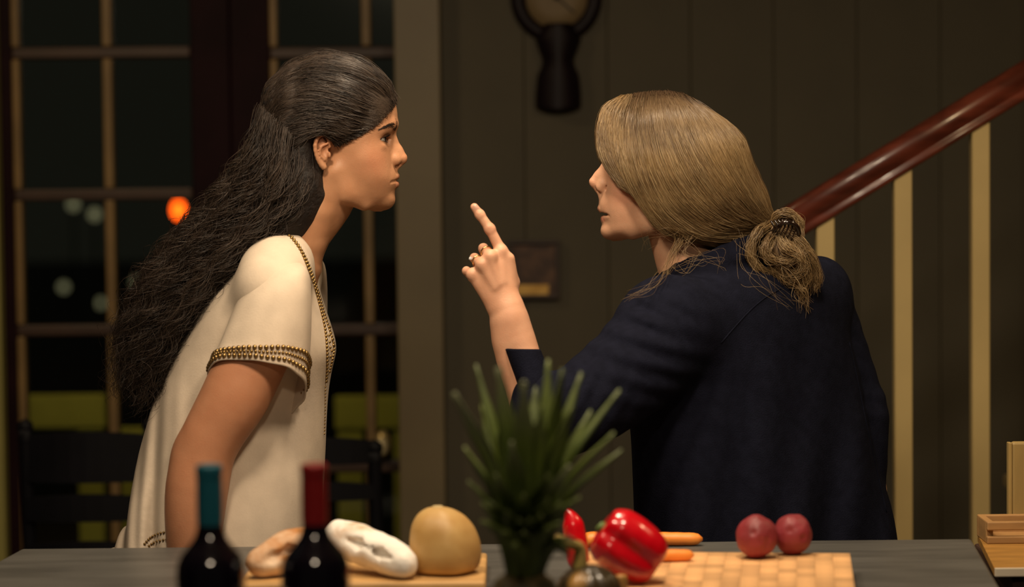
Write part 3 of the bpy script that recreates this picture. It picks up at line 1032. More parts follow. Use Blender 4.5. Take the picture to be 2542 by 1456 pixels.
# --- chopping board of end-grain blocks
YB1 = -0.555; YB0 = -0.88
bx0 = W(1440, 1440, YB0)[0]; bx1 = W(2076, 1400, YB1)[0]
cb = thing('chopping_board', 'end-grain wooden chopping board under the potatoes and pepper', 'board', ((bx0 + bx1) / 2, (YB0 + YB1) / 2, ZT))
M_block = mat('board_block', (0.66, 0.37, 0.16, 1), 0.5, var=0.2, vscale=30, bump=0.08, bscale=160)
vary_by_object(M_block, 0.22)
box('core', (bx0 + 0.001, YB0 + 0.001, ZT), (bx1 - 0.001, YB1 - 0.001, ZT + 0.028), M_tray, cb, 0.001)
NXB, NYB = 15, 9
bwid = (bx1 - bx0) / NXB; bdep = (YB1 - YB0) / NYB
blk = bpy.data.meshes.new('block')
t_ = box_bm((0, 0, 0), (bwid * 1.0 - 0.0002, bdep - 0.0002, 0.029), 0.0003, 1); t_.to_mesh(blk); t_.free()
blk.materials.append(M_block)
for j in range(NYB):
    for i in range(NXB):
        o = bpy.data.objects.new('block', blk)
        o.location = (bx0 + i * bwid, YB0 + j * bdep, ZT + 0.0012)
        finish(o, cb)
ZBD = ZT + 0.0302
cb.rotation_euler = (0, 0, math.radians(-6.5))


# --- potatoes
M_pot = mat('red_potato_skin', (0.27, 0.030, 0.040, 1), 0.5, col2=(0.17, 0.018, 0.020, 1), vscale=22, bump=0.25, bscale=45)
def potato(px, py, r, label, seed, rot):
    Y = YB1 - 0.060 + rot * 0.06
    p = W(px, py, Y)
    bm = bmesh.new(); bmesh.ops.create_icosphere(bm, subdivisions=5, radius=1)
    me = bpy.data.meshes.new('potato'); bm.to_mesh(me); bm.free()
    n = len(me.vertices); co = np.zeros(n * 3, np.float32); me.vertices.foreach_get('co', co); co = co.reshape(-1, 3).astype(float)
    d = 1 + 0.07 * noise3(co, 1.3, seed) + 0.02 * noise3(co, 4, seed)
    for e in range(7):       # eyes
        c = rng.normal(size=3); c /= np.linalg.norm(c)
        if e == 0: c = np.array([0.45, -0.85, -0.05]); c /= np.linalg.norm(c)
        if e == 1: c = np.array([-0.25, -0.9, 0.3]); c /= np.linalg.norm(c)
        a = np.arccos(np.clip(co @ c, -1, 1))
        d -= 0.07 * np.exp(-(a / 0.16) ** 2)
    co = co * d[:, None] * np.array([r, r * 0.95, r * 1.04])
    co = co - np.array([0, 0, co[:, 2].min()])
    co = co + np.array([p[0], Y, ZBD])
    me.vertices.foreach_set('co', co.astype(np.float32).ravel())
    me.polygons.foreach_set('use_smooth', np.ones(len(me.polygons), bool))
    o = obj('red_potato', me, M_pot)
    tag(o, label, 'potato', 'red potatoes on the chopping board')


potato(1878, 1332, 0.0300, 'larger red potato on the left with a deep dark eye', 1.0, 0)
potato(1968, 1328, 0.0282, 'smaller red potato on the right nearest the board corner', 5.0, 0.5)

# --- red bell pepper, lying on its side
YPP = -0.82
M_pep = mat('red_pepper_skin', (0.60, 0.003, 0.010, 1), 0.22, spec=0.6, coat=0.6, var=0.12, vscale=10)
pc_ = W(1560, 1361, YPP)
pp = thing('bell_pepper', 'glossy red bell pepper lying on its side', 'bell pepper', (pc_[0], pc_[1], ZBD))
n1, n2 = 48, 96
u = np.linspace(0, 1, n1)
th = np.linspace(0, 2 * np.pi, n2, endpoint=False)
prf = np.interp(u, [0, .03, .10, .25, .45, .65, .82, .93, .98, 1], [.06, .40, .74, .96, 1.0, .96, .85, .66, .42, .05])
prf = np.convolve(np.pad(prf, 2, 'edge'), np.ones(5) / 5, 'valid')
lob = 1 - 0.20 * np.abs(np.cos(1.5 * (th - math.pi + 0.05))) ** 9
HL = 0.0545; RP = 0.0445
xx = (u - 0.5) * 2 * HL
xx = xx + np.where(u < 0.1, (0.1 - u) * 0.10, 0) - np.where(u > 0.93, (u - 0.93) * 0.12, 0)
V = np.zeros((n1, n2, 3))
V[..., 0] = xx[:, None]
V[..., 1] = prf[:, None] * lob[None] * RP * np.cos(th)
V[..., 2] = prf[:, None] * lob[None] * RP * np.sin(th)
a = math.radians(-35)
ca, sa_ = math.cos(a), math.sin(a)
V2 = V.copy(); V2[..., 0] = V[..., 0] * ca - V[..., 2] * sa_; V2[..., 2] = V[..., 0] * sa_ + V[..., 2] * ca
dz = ZBD - (V2[..., 2].min() + pc_[2])
pc2 = pc_ + np.array([0, 0, dz])
obj('pepper_flesh', grid_mesh('pepper_flesh', V2 + pc2), M_pep, pp)
ax_ = np.array([-ca, 0, -sa_])
sb = pc2 + ax_ * (HL - 0.012)
M_stem = mat('green_stem', (0.10, 0.16, 0.03, 1), 0.6, var=.2)
obj('stem', tube_mesh('stem', [sb, sb + ax_ * 0.004 + np.array([0, 0.004, -.002]), sb + ax_ * 0.006 + np.array([0, 0.012, -0.006])], [0.010, 0.0055, 0.0050], 12), M_stem, pp)

# --- pointed red pepper behind the squash
YCH = -0.62
ch = thing('chili_pepper', 'slim pointed red pepper leaning up behind the dark squash', 'pepper', on_counter(1432, YCH))
pts = [W(1446, 1432, YCH), W(1436, 1390, YCH), W(1428, 1340, YCH), W(1422, 1300, YCH), W(1412, 1275, YCH), W(1396, 1258, YCH)]
pts[0][2] = ZT + 0.012
obj('pepper_flesh', tube_mesh('pepper_flesh', catmull(pts, 24), np.interp(np.linspace(0, 5, 24), range(6), [0.008, 0.0165, 0.0172, 0.0155, 0.008, 0.001]), 20), M_pep, ch)
obj('stem', tube_mesh('stem', [pts[0] + np.array([0, 0, .004]), pts[0] - np.array([-.004, 0, .012])], [0.006, 0.004], 8), M_stem, ch)

# --- carrots
M_car = mat('carrot_skin', (0.85, 0.22, 0.025, 1), 0.4, col2=(0.95, 0.34, 0.06, 1), vscale=25, stretch=(0.4, 1, 1), bump=0.1, bscale=90)


def carrot(a, b, r0, r1, label):
    P = catmull(np.array([a, a * .6 + b * .4 + np.array([0, .001, .001]), b]), 34)
    t = np.linspace(0, 1, 34)
    rad = (r0 + (r1 - r0) * t) * np.clip(np.sqrt(np.clip(1 - ((t - 0.5) / 0.5) ** 22, 0, 1)), 0.25, 1) * (1 + 0.02 * np.sin(t * 70))
    c = thing('carrot', label, 'carrot', a, 'carrots behind the bell pepper')
    obj('root', tube_mesh('root', P, rad, 18), M_car, c)
    d = (a - b) / np.linalg.norm(a - b)
    obj('stalk_end', tube_mesh('stalk_end', [a - d * 0.002, a + d * 0.003, a + d * 0.005], [0.005, 0.0045, 0.003], 10), M_stem, c)


ya = -0.30
c1 = W(1448, 1330, ya); c1[2] = ZT + 0.0125; c2 = W(1744, 1334, ya + 0.005); c2[2] = ZT + 0.0105
carrot(c1, c2, 0.0125, 0.0098, 'longer carrot farther back, lying behind the board')
yb_ = -0.665
c1 = W(1500, 1352, yb_ + 0.01); c1[2] = ZBD + 0.0105; c2 = W(1722, 1362, yb_ + 0.03); c2[2] = ZBD + 0.0085
carrot(c1, c2, 0.0105, 0.008, 'shorter carrot resting on the chopping board')

# --- dark acorn squash with tan patch and curled stem
YAC = -1.02
ab_ = on_counter(1462, YAC)
ac = thing('acorn_squash', 'dark ribbed squash with tan patch beside the pineapple', 'squash', ab_)
n1, n2 = 40, 100
u = np.linspace(0.001, np.pi - 0.001, n1); th = np.linspace(0, 2 * np.pi, n2, endpoint=False)
R = 0.0455
rib = 1 - 0.07 * np.abs(np.cos(5 * th)) ** 4
V = np.stack([np.sin(u)[:, None] ** 0.9 * R * (rib * np.cos(th))[None], np.sin(u)[:, None] ** 0.9 * R * (rib * np.sin(th))[None], (-np.cos(u) * R * 0.97)[:, None] + 0 * th[None]], -1)
V[..., 2] -= V[..., 2].min()
Va = V + ab_
me = grid_mesh('squash_body', Va)
pt = W(1427, 1432, YAC - 0.035); pt2 = W(1545, 1440, YAC)
d1 = np.linalg.norm(Va.reshape(-1, 3) - pt, axis=1)
point_attr(me, 'tip', np.clip(1.6 - d1 / 0.013, 0, 1))
M_ac = mat('acorn_skin', (0.020, 0.014, 0.006, 1), 0.35, col2=(0.05, 0.032, 0.012, 1), vscale=30, coat=.2)
mix_attr(M_ac, 'tip', (0.50, 0.26, 0.06, 1))
obj('squash_body', me, M_ac, ac)
s0 = np.array([ab_[0] - 0.012, YAC, Va[..., 2].max() - 0.008])
P = catmull(np.array([s0, W(1440, 1362, YAC), W(1420, 1350, YAC - .005), W(1398, 1344, YAC - .005), W(1382, 1342, YAC)]), 20)
obj('stem', tube_mesh('stem', P, np.interp(np.linspace(0, 1, 20), [0, .25, .6, .8, 1], [.011, .0075, .0065, .0085, .009]), 14), mat('dry_stem', (0.42, 0.26, 0.08, 1), 0.8, col2=(0.28, 0.26, 0.05, 1), vscale=30, bump=.3), ac)

# --- small onion between the dark squash and the pepper
YON = -0.925
ob = on_counter(1541, YON)
on = thing('onion', 'small tan onion tucked between the dark squash and the bell pepper', 'onion', ob)
zt_ = W(1541, 1424, YON)[2] - ZT
pf = [(0.0005, 0.001), (0.008, 0.0), (0.017, 0.006), (0.021, 0.016), (0.019, 0.026), (0.013, 0.034), (0.009, 0.040), (0.0085, zt_ - 0.004), (0.006, zt_ - 0.001), (0.0005, zt_)]
pf = catmull(np.array([(a, b, 0) for a, b in pf]), 40)[:, :2]
obj('bulb', grid_mesh('bulb', lathe(np.clip(pf, 0.0004, 1), 28) + ob), mat('onion_skin', (0.48, 0.26, 0.07, 1), 0.4, col2=(0.36, 0.17, 0.04, 1), vscale=20, stretch=(1, 1, .2)), on)
obj('roots', tube_mesh('roots', [ob + np.array([0, 0, 0.0]), ob + np.array([0.001, 0, 0.002])], [0.004, 0.007], 8), M_tray, on)

# ================================================================== people: shared
M_eye = mat('eye_white', (0.42, 0.38, 0.34, 1), 0.12, var=.02)
M_iris = mat('iris_brown', (0.012, 0.006, 0.004, 1), 0.08, var=.1)


def skin_mat(name, c1, c2, lip, blush):
    m = mat(name, c1, 0.48, col2=c2, vscale=35, sss=0.12, bump=0.10, bscale=420, spec=0.4, ramp=(0.3, 0.7))
    mix_attr(m, 'blush', blush, 0.5)
    mix_attr(m, 'lip', lip, 0.75)
    return m


def lat(p, v):
    """same x,z, given lateral offset"""
    return np.array([p[0], v, p[2]])


def ztab(rows, Y=0.0):
    """rows of (py, front px, back px, half width) -> ascending-z arrays"""
    z, f, b, w = [], [], [], []
    for py, fx, bx, hw in rows:
        pf_ = W(fx, py, Y); pb_ = W(bx, py, Y)
        z.append((pf_[2] + pb_[2]) / 2); f.append(pf_[0]); b.append(pb_[0]); w.append(hw)
    o = np.argsort(z)
    return [np.array(q)[o] for q in (z, f, b, w)]


def eye_parts(parent, c, r, fx, look):
    """eyeball with iris, facing fx (+1/-1) along x"""
    n1, n2 = 24, 24
    u = np.linspace(0.001, np.pi - 0.001, n1); th = np.linspace(0, 2 * np.pi, n2, endpoint=False)
    V = np.stack([np.cos(u)[:, None] * fx + 0 * th[None], np.sin(u)[:, None] * np.cos(th)[None], np.sin(u)[:, None] * np.sin(th)[None]], -1) * r
    e = obj('eyeball', grid_mesh('eyeball', V + c), M_eye, parent)
    uu = np.linspace(0.001, 0.50, 8)
    V = np.stack([np.cos(uu)[:, None] * fx + 0 * th[None], np.sin(uu)[:, None] * np.cos(th)[None], np.sin(uu)[:, None] * np.sin(th)[None]], -1) * (r * 1.02)
    V[..., 0] += fx * 0.0004
    R = Matrix.Rotation(look, 3, 'Z')
    V = V @ np.array(R.transposed())
    obj('iris', grid_mesh('iris', V + c), M_iris, e)


def hand_simple(v, wrist, dirv, side, k=0.008):
    """relaxed hanging hand: palm, four fingers of different length with a bend, thumb leaving the side of the palm"""
    d = np.array(dirv, float); d /= np.linalg.norm(d)
    s = np.array(side, float); s /= np.linalg.norm(s)
    n = np.cross(d, s)
    pc0 = wrist + d * 0.03
    kn = []
    for i, (o, l) in enumerate(((-0.027, 0.070), (-0.009, 0.078), (0.009, 0.074), (0.026, 0.060))):
        mcp = wrist + d * (0.088 - 0.004 * abs(i - 1)) + s * o
        v.cone(pc0 + s * o * 0.6, mcp, 0.015, 0.0115, 0.014)
        pip = mcp + d * l * 0.45 + n * 0.012
        dip = pip + d * l * 0.28 + n * 0.014
        tip = dip + d * l * 0.20 + n * 0.014
        v.chain([mcp, pip, dip, tip], [0.0100, 0.0088, 0.0080, 0.0068], 0.003)
    t0 = wrist + d * 0.025 - s * 0.022
    t1 = t0 + d * 0.030 - s * 0.022 + n * 0.012
    t2 = t1 + d * 0.030 - s * 0.006 + n * 0.010
    t3 = t2 + d * 0.024 + n * 0.006
    v.chain([t0, t1, t2, t3], [0.015, 0.0125, 0.0105, 0.0085], 0.008)


def foot(v, ankle, fx, k=0.015):
    a = np.array(ankle)
    v.chain([a + np.array([-0.03 * fx, 0, -0.045]), a + np.array([0.05 * fx, 0, -0.045]), a + np.array([0.15 * fx, 0, -0.058])], [0.036, 0.036, 0.026], k)
    v.cone(a, a + np.array([-0.02 * fx, 0, -0.04]), 0.036, 0.036, k)


# ================================================================== the dark-haired woman (left, facing right)
L0 = (W(560, 1300)[0], 0.0, 0.0)
pl = thing('person', 'woman with long dark curly hair in a cream tunic with gold beaded trim, facing right', 'person', L0)
M_skinL = skin_mat('skin_left', (0.46, 0.222, 0.115, 1), (0.53, 0.27, 0.145, 1), (0.34, 0.06, 0.05, 1), (0.52, 0.195, 0.105, 1))


def build_head_L():
    lo = np.minimum(W(640, 720), W(1040, 120)) + np.array([0, -0.13, -0.01]); hi = np.maximum(W(640, 720), W(1040, 120)) + np.array([0, 0.13, 0.01])
    v = Vol(lo, hi, 0.0016)
    z, f, b, w = ztab([(215, 940, 850, .050), (232, 962, 840, .058), (254, 975, 838, .064), (285, 981, 835, .067), (306, 980, 832, .067), (325, 975, 828, .067),
        (345, 970, 825, .068), (370, 972, 822, .0695), (395, 974, 822, .069), (417, 977, 825, .065), (435, 980, 829, .062), (447, 980, 833, .059),
        (464, 978, 843, .053), (480, 975, 855, .046), (492, 976, 868, .038), (505, 973, 886, .026), (514, 967, 900, .019), (520, 958, 915, .012), (523.5, 946, 928, .005)])
    cx = (f + b) / 2; a = (f - b) / 2
    v.slices(z, cx, 0 * z, a, a, w, p=2.25, k=0.0, sm=0.006)
    v.ell(W(838, 288), (140 * S, 0.077, 126 * S), 0.02)
    # brow, cheek bones
    for s in (-1, 1):
        v.chain([lat(W(974, 309), s * .006), lat(W(968, 308), s * .026), lat(W(945, 322), s * .048)], [.008, .0085, .008], 0.010)
        v.ell(lat(W(960, 349), s * .033), (14 * S, .016, 12 * S), 0.010, neg=True)        # eye socket
        ec = lat(W(941, 346), s * .031)
        # eyelids: shell with an almond opening
        def lid(X, Y, Z, ec=ec, s=s):
            x = X - ec[0]; y = Y - ec[1]; zz = Z - ec[2]
            d = np.sqrt(x * x + y * y + zz * zz) - 0.0140
            op = np.maximum(np.abs(zz - 0.0004 + 0.02 * np.abs(y)) - np.clip(0.0042 - 0.17 * np.abs(y), 0.0003, 1), -(x - 0.0015))
            return np.maximum(d, -op)
        v.ell(lat(W(946, 362), s * .036), (13 * S, .014, 9 * S), 0.008)      # lower lid pad
        v.add(lid, ec - .016, ec + .016, 0.0045)
        op_ = lambda X, Y, Z, ec=ec: np.maximum(np.abs(Z - ec[2] - 0.0004 + 0.02 * np.abs(Y - ec[1])) - np.clip(0.0044 - 0.17 * np.abs(Y - ec[1]), 0.0002, 1), -(X - ec[0] - 0.0015))
        v.add(op_, ec - .014, ec + np.array([.018, .014, .014]), 0.001, neg=True)
        v.chain([lat(W(955, 331), s * .018), lat(W(957, 330), s * .030), lat(W(943, 338), s * .044)], [.0035, .004, .0035], 0.005)   # upper lid fold
    # nose
    v.chain([lat(W(968, 318), 0), W(969, 337), W(975, 353), W(986, 373), W(997, 392)], [12 * S, 10.5 * S, 11 * S, 12 * S, 14.5 * S], 0.008)
    v.chain([W(998, 398), W(990, 408), W(981, 416)], [9 * S, 7 * S, 7 * S], 0.004)
    for s in (-1, 1):
        v.ell(lat(W(980, 399), s * .0115), (15 * S, .0062, 11.5 * S), 0.0055)
        v.cone(lat(W(966, 350), s * .009), lat(W(980, 388), s * .010), .005, .006, 0.012)
        v.ell(lat(W(989, 410), s * .0075), (8 * S, .0035, 4 * S), 0.002, neg=True)
        v.cone(lat(W(966, 396), s * .0185), lat(W(966, 410), s * .0180), .0014, .0014, 0.005, neg=True)
    # mouth mound, lips, chin
    v.ell(W(960, 443), (26 * S, .027, 32 * S), 0.012)
    for s in (-1, 1):
        v.chain([lat(W(983.5, 437), 0), lat(W(981, 437.5), s * .007), lat(W(974, 441), s * .016), lat(W(963, 447), s * .0245)], [7.6 * S, 7.6 * S, 6.2 * S, 2.8 * S], 0.003)
    vm = v.F.copy()
    lowlip = Vol(lo, hi, 0.0016)
    for s in (-1, 1):
        lowlip.chain([lat(W(981, 457.5), 0), lat(W(978.5, 457.5), s * .007), lat(W(972, 455.5), s * .015), lat(W(963, 450), s * .0235)], [9 * S, 9 * S, 7.2 * S, 2.8 * S], 0.003)
    v.F = smin(v.F, lowlip.F, 0.0022)
    mouths = []
    for s in (-1, 1):
        zl = [W(984, q)[2] for q in (447.5, 447.5, 448.2, 449.3, 450.5, 452)]
        yl = [0, .006, .013, .020, .026, .030]
        pts_ = [np.array([v.skin_x(s * y_, z_, 1) + (-.0010 if y_ == 0 else -.0002), s * y_, z_]) for y_, z_ in zip(yl, zl)]
        mouths.append(pts_)
    for pts_ in mouths:
        v.chain(pts_, [2.6 * S, 2.6 * S, 2.6 * S, 2.5 * S, 2.2 * S, 1.6 * S], 0.0022, neg=True)
    v.ell(W(958, 497), (21 * S, .020, 22 * S), 0.012)
    # jaw to ear
    for s in (-1, 1):
        v.chain([lat(W(838, 425), s * .054), lat(W(860, 478), s * .042), lat(W(905, 506), s * .026)], [.012, .011, .010], 0.03)
    # neck, leaning forward from the shoulders
    v.chain([W(808, 440), W(790, 495), W(735, 566), W(690, 645), W(680, 720)], [78 * S, 80 * S, 82 * S, 96 * S, 100 * S], 0.014, sub=2)
    v.ell(W(670, 700), (80 * S, .13, 70 * S), 0.03)
    v.ell(W(744, 672), (36 * S, .055, 42 * S), 0.02)
    for s in (-1, 1):
        v.chain([lat(W(824, 438), s * .052), lat(W(806, 520), s * .040), lat(W(786, 600), s * .022), lat(W(776, 655), s * .012)], [.011, .013, .012, .009], 0.014)
        v.chain([lat(W(782, 672), s * .012), lat(W(760, 668), s * .06), lat(W(715, 660), s * .12)], [.0075, .007, .008], 0.010)     # collar bone
        # ear
        e = lambda px, py, vv: lat(W(px, py), s * vv)
        v.ell(e(808, 374, .073), (15 * S, .007, 36 * S), 0.004, rot=0.10)
        v.chain([e(826, 365, .074), e(823, 345, .078), (e(812, 334, .081)), e(798, 342, .084), e(792, 362, .085), e(795, 385, .083), e(803, 403, .079), e(812, 414, .075)],
                [.0025, .003, .0032, .0034, .0034, .0032, .004, .0055], 0.002, sub=2)
        v.chain([e(820, 358, .080), e(806, 365, .083), e(805, 382, .081), e(814, 396, .078)], [.0022, .0026, .0026, .003], 0.002, sub=2)
        v.ell(e(815, 378, .082), (7 * S, .006, 12 * S), 0.003, neg=True)
        v.ell(e(826, 385, .077), (4 * S, .005, 8 * S), 0.003)
    V, Q = v.mesh(1)
    return V, Q


def arm_chain(v, pts, rad, k=0.02):
    v.chain(pts, rad, k, sub=3)


VH, QH = build_head_L()
lipc = np.array([lat(W(984, 440), 0), lat(W(977, 441), .012), lat(W(977, 441), -.012), lat(W(982, 457), 0), lat(W(974, 455), .012), lat(W(974, 455), -.012)])
lo = np.minimum(W(380, 1700, -.2), W(760, 680, -.2)) + np.array([-.03, -.12, 0]); hi = np.maximum(W(380, 1700, -.2), W(760, 680, -.2)) + np.array([0.05, .14, 0.02])
va = Vol(lo, hi, 0.0034)
wr = W(470, 1490, -.19)
armL = [W(690, 735, -.165), W(640, 860, -.185), W(586, 980, -.195), W(535, 1065, -.195), W(508, 1125, -.195), W(494, 1200, -.195), W(484, 1300, -.192), W(474, 1400, -.19), wr]
arm_chain(va, armL, [.052, .050, .048, .041, .038, .0405, .038, .031, .025])
va.ball(W(476, 1120, -.185), 0.022, 0.03)         # elbow bone
va.ell(W(472, 1245, -.195), (.03, .036, .07), 0.03)
#va.cone(W(533, 1100, -.2435), W(543, 1075, -.2445), .004, .003, 0.02, neg=True)  # crease in the crook of the arm
hand_simple(va, wr, (-0.05, 0.02, -1), (1, 0.2, 0))
VA, QA = va.mesh(1)
VA2 = VA.copy(); VA2[:, 1] = -VA2[:, 1]; QA2 = QA[:, ::-1]
# torso and legs under the clothes
zt_sh = W(700, 700)[2]
vb = Vol((L0[0] - .33, -.3, -0.005), (L0[0] + .36, .3, zt_sh + .05), 0.007)
hip = np.array([W(545, 1500)[0], 0, 0.86])
vb.chain([W(655, 735), W(625, 950), W(585, 1200), hip], [.080, .095, .095, .11], 0.04, sub=2)
vb.ell(W(650, 750), (.085, .15, .085), 0.03)
vb.ell(hip, (.115, .165, .12), 0.04)
for s in (-1, 1):
    vb.chain([hip + np.array([0, s * .085, -.03]), np.array([hip[0] + .03, s * .09, 0.47]), np.array([hip[0] - .04 + .02 * s, s * .09, 0.09])], [.085, .058, .04], 0.03, sub=3)
    foot(vb, (hip[0] - .04 + .02 * s, s * .09, 0.082), 1)
VB, QB = vb.mesh(1)
V, Q = join_vq([(VH, QH), (VA, QA), (VA2, QA2), (VB, QB)])
me = mesh_np('body', V, Q)
dl = np.full(len(V), 9.0)
nH = len(VH)
for s in (-1, 1):
    for pth, r in (([lat(W(984, 437.5), 0), lat(W(981, 438), s * .007), lat(W(974, 441.5), s * .016), lat(W(964, 447), s * .0235)], 6.4),
                   ([lat(W(982, 457), 0), lat(W(979, 457), s * .007), lat(W(972, 455), s * .015), lat(W(964, 450), s * .0225)], 7.4)):
        C = catmull(np.array(pth), 14)
        d = np.linalg.norm(VH[:, None] - C[None], axis=2).min(1) - r * S
        dl[:nH] = np.minimum(dl[:nH], d)
point_attr(me, 'lip', np.clip(1.2 - dl / 0.0016, 0, 1))
bl = np.zeros(len(V))
for s in (-1, 1):
    bl[:nH] += np.exp(-(np.linalg.norm(VH - lat(W(930, 400), s * .055), axis=1) / .026) ** 2)
bl[:nH] += np.exp(-(np.linalg.norm(VH - W(1005, 395), axis=1) / .012) ** 2) * 0.6
bl[:nH] += 0.8 * np.exp(-(np.linalg.norm(VH - lat(W(808, 350), -.08), axis=1) / .02) ** 2)
bl[nH:] = 0.7
point_attr(me, 'blush', np.clip(bl, 0, 1))
bodyL = obj('body', me, M_skinL, pl)
for s in (-1, 1):
    eye_parts(pl, lat(W(941, 346), s * .031), 0.0135, 1, s * 0.05)

# brows and lashes
M_hairL = mat('dark_curly_hair', (0.012, 0.008, 0.006, 1), 0.40, col2=(0.038, 0.025, 0.017, 1), vscale=25, spec=0.35, ramp=(.35, .7))
mix_attr(M_hairL, 'shade', (0.095, 0.066, 0.048, 1), 0.6)
tree = None


def surf_bvh(o_mesh):
    from mathutils.bvhtree import BVHTree
    n = len(o_mesh.vertices); co = np.zeros(n * 3, np.float32); o_mesh.vertices.foreach_get('co', co)
    polys = [tuple(p.vertices) for p in o_mesh.polygons]
    return BVHTree.FromPolygons([tuple(c) for c in co.reshape(-1, 3)], polys)


def brow(parent, bv, pth_px, n, m, fx, width=5.0, ln=9.0):
    """short hairs laid on the skin along a brow line; (px, py, lateral)"""
    C = catmull(np.array([[a, b, c * 1000] for a, b, c in pth_px], float), 60)
    P = []
    for i in range(n):
        t = rng.random() ** 0.9
        c = C[int(t * 59)]
        wd = width * (1 - 0.75 * t)
        c = c + np.array([rng.normal() * 1.0, rng.normal() * wd * 0.45, 0])
        for s in (-1, 1):
            p = lat(W(c[0], c[1]), s * c[2] / 1000)
            hit = bv.find_nearest(Vector(p))
            q = np.array(hit[0]); nn = np.array(hit[1])
            d = np.array([-fx * 0.55, s * 0.7, 0.30 - 0.5 * t]) + rng.normal(size=3) * 0.15
            d -= nn * (d @ nn); d /= np.linalg.norm(d) + 1e-6
            L_ = ln * S * (0.6 + 0.5 * rng.random())
            P.append([q + nn * 0.0003, q + d * L_ * 0.5 + nn * 0.0009, q + d * L_ + nn * 0.0005])
    return obj('eyebrow', strand_mesh('eyebrow', catmull(np.array(P), 5), 0.00030), m, parent)


bvL = surf_bvh(me)
brow(pl, bvL, [(974, 313, .016), (970, 311, .023), (962, 309, .032), (950, 314, .043), (941, 321, .052)], 260, M_hairL, 1, width=6.5)
lash = []
for s in (-1, 1):
    ec = lat(W(941, 346), s * .031)
    for i in range(46):
        y = (i / 45 - 0.5) * 0.022
        for zz, up in ((0.0050 - 0.16 * abs(y), 1), (-0.0046 + 0.16 * abs(y), -1)):
            if up < 0 and i % 2: continue
            x = math.sqrt(max(0.0142 ** 2 - y * y - zz * zz, 1e-8))
            p = ec + np.array([x, y, zz])
            L_ = 0.0075 if up > 0 else 0.003
            lash.append([p, p + np.array([L_ * .6, y * .25, up * L_ * 0.05]), p + np.array([L_, y * .5, up * L_ * .45])])
obj('eyelashes', strand_mesh('eyelashes', catmull(np.array(lash), 5), 0.00035), mat('lash_black', (0.004, 0.003, 0.003, 1), 0.5, var=.1), pl)

# ------------------------------------------------------------------ hair: under-volume, swept-back top, curly mass
hv = Vol(np.minimum(W(270, 1040), W(1000, 110)) + np.array([0, -.17, 0]), np.maximum(W(270, 1040), W(1000, 110)) + np.array([0, .17, 0]), 0.0045)
hv.ell(W(822, 268), (150 * S, 0.086, 132 * S), 0.02)
hv.ell(W(740, 300), (95 * S, 0.095, 130 * S), 0.03)
def face_side(X, Y, Z):
    p = W(992, 232); q = W(818, 356)
    d = q - p; n = np.array([-d[2], 0, d[0]]); n /= np.linalg.norm(n)
    if n[0] < 0: n = -n
    bow = 0.004 - 2.0 * Y * Y
    return -((X - p[0]) * n[0] + (Z - p[2]) * n[2]) + bow
hv.add(lambda X, Y, Z: face_side(X, Y, Z) + 0 * X, W(800, 520) + np.array([0, -.2, 0]), W(1040, 110) + np.array([0, .2, 0]), 0.006, neg=True)
hv.chain([W(740, 390, -.01), W(690, 480, -.01), W(620, 575, -.015), W(520, 680, -.02), W(440, 780, -.02), W(385, 880, -.02), W(360, 950, -.02)], [.078, .080, .076, .066, .056, .044, .026], 0.03, sub=2)
for s in (-1, 1):
    hv.chain([W(735, 380, 0) + np.array([0, s * .04, 0]), W(690, 500) + np.array([0, s * .05, 0]), W(600, 610) + np.array([0, s * .05, 0]), W(500, 730) + np.array([0, s * .05, 0]), W(420, 860) + np.array([0, s * .04, 0])], [.045, .042, .038, .032, .022], 0.03, sub=2)
for s in (-1, 1):      # clear the ears
    hv.ell(lat(W(818, 384), s * .088), (40 * S, .034, 58 * S), 0.01, neg=True)
    hv.ell(lat(W(860, 430), s * .07), (50 * S, .05, 80 * S), 0.01, neg=True)
Vh, Qh = hv.mesh(2)
nz = noise3(Vh, 30, 2.0) * 0.007 + noise3(Vh, 70, 5.0) * 0.003
c = Vh.mean(0)
Vh = Vh + (noise3(Vh, 45, 1.0)[:, None] * np.array([0.003, 0, .003])) + np.stack([nz, nz * 0.7, nz * .3], -1)
M_hairbase = mat('dark_hair_base', (0.010, 0.006, 0.0045, 1), 0.7, var=0.4, vscale=60, bump=0.8, bscale=130)
hairL = obj('hair', mesh_np('hair', Vh, Qh), M_hairbase, pl, label='long dark curly hair, half pinned up')


def shade_attr(me_, N, K_, clump=1):
    point_attr(me_, 'shade', np.repeat(rng.random(N) ** 2.2, K_ * 3))


def perp_frame(P):
    T = np.gradient(P, axis=1); T /= np.linalg.norm(T, axis=2, keepdims=True) + 1e-9
    ref = np.array([0.1, 1.0, 0.15])
    A = np.cross(T, ref); A /= np.linalg.norm(A, axis=2, keepdims=True) + 1e-9
    return A, np.cross(T, A)


def guides_to_strands(G, N, n, jit, tpow=1.0):
    """G (g,K,3) neighbouring guides; random interpolation between them"""
    G = np.asarray(G, float)
    g = len(G)
    t = rng.random(N) ** tpow * (g - 1)
    i = np.minimum(t.astype(int), g - 2); f = (t - i)[:, None, None]
    P = G[i] * (1 - f) + G[i + 1] * f
    P = P + rng.normal(size=P.shape) * jit
    return catmull(P, n)


def push_out(P, bv, gap):
    sh = P.shape
    F_ = P.reshape(-1, 3).copy()
    for i in range(len(F_)):
        h_ = bv.find_nearest(Vector(F_[i]), 0.03)
        if h_[0] is None: continue
        n_ = np.array(h_[1]); q_ = np.array(h_[0])
        s_ = (F_[i] - q_) @ n_
        if s_ < gap: F_[i] = F_[i] + n_ * (gap - s_)
    return F_.reshape(sh)


bvHb = surf_bvh(hairL.data)
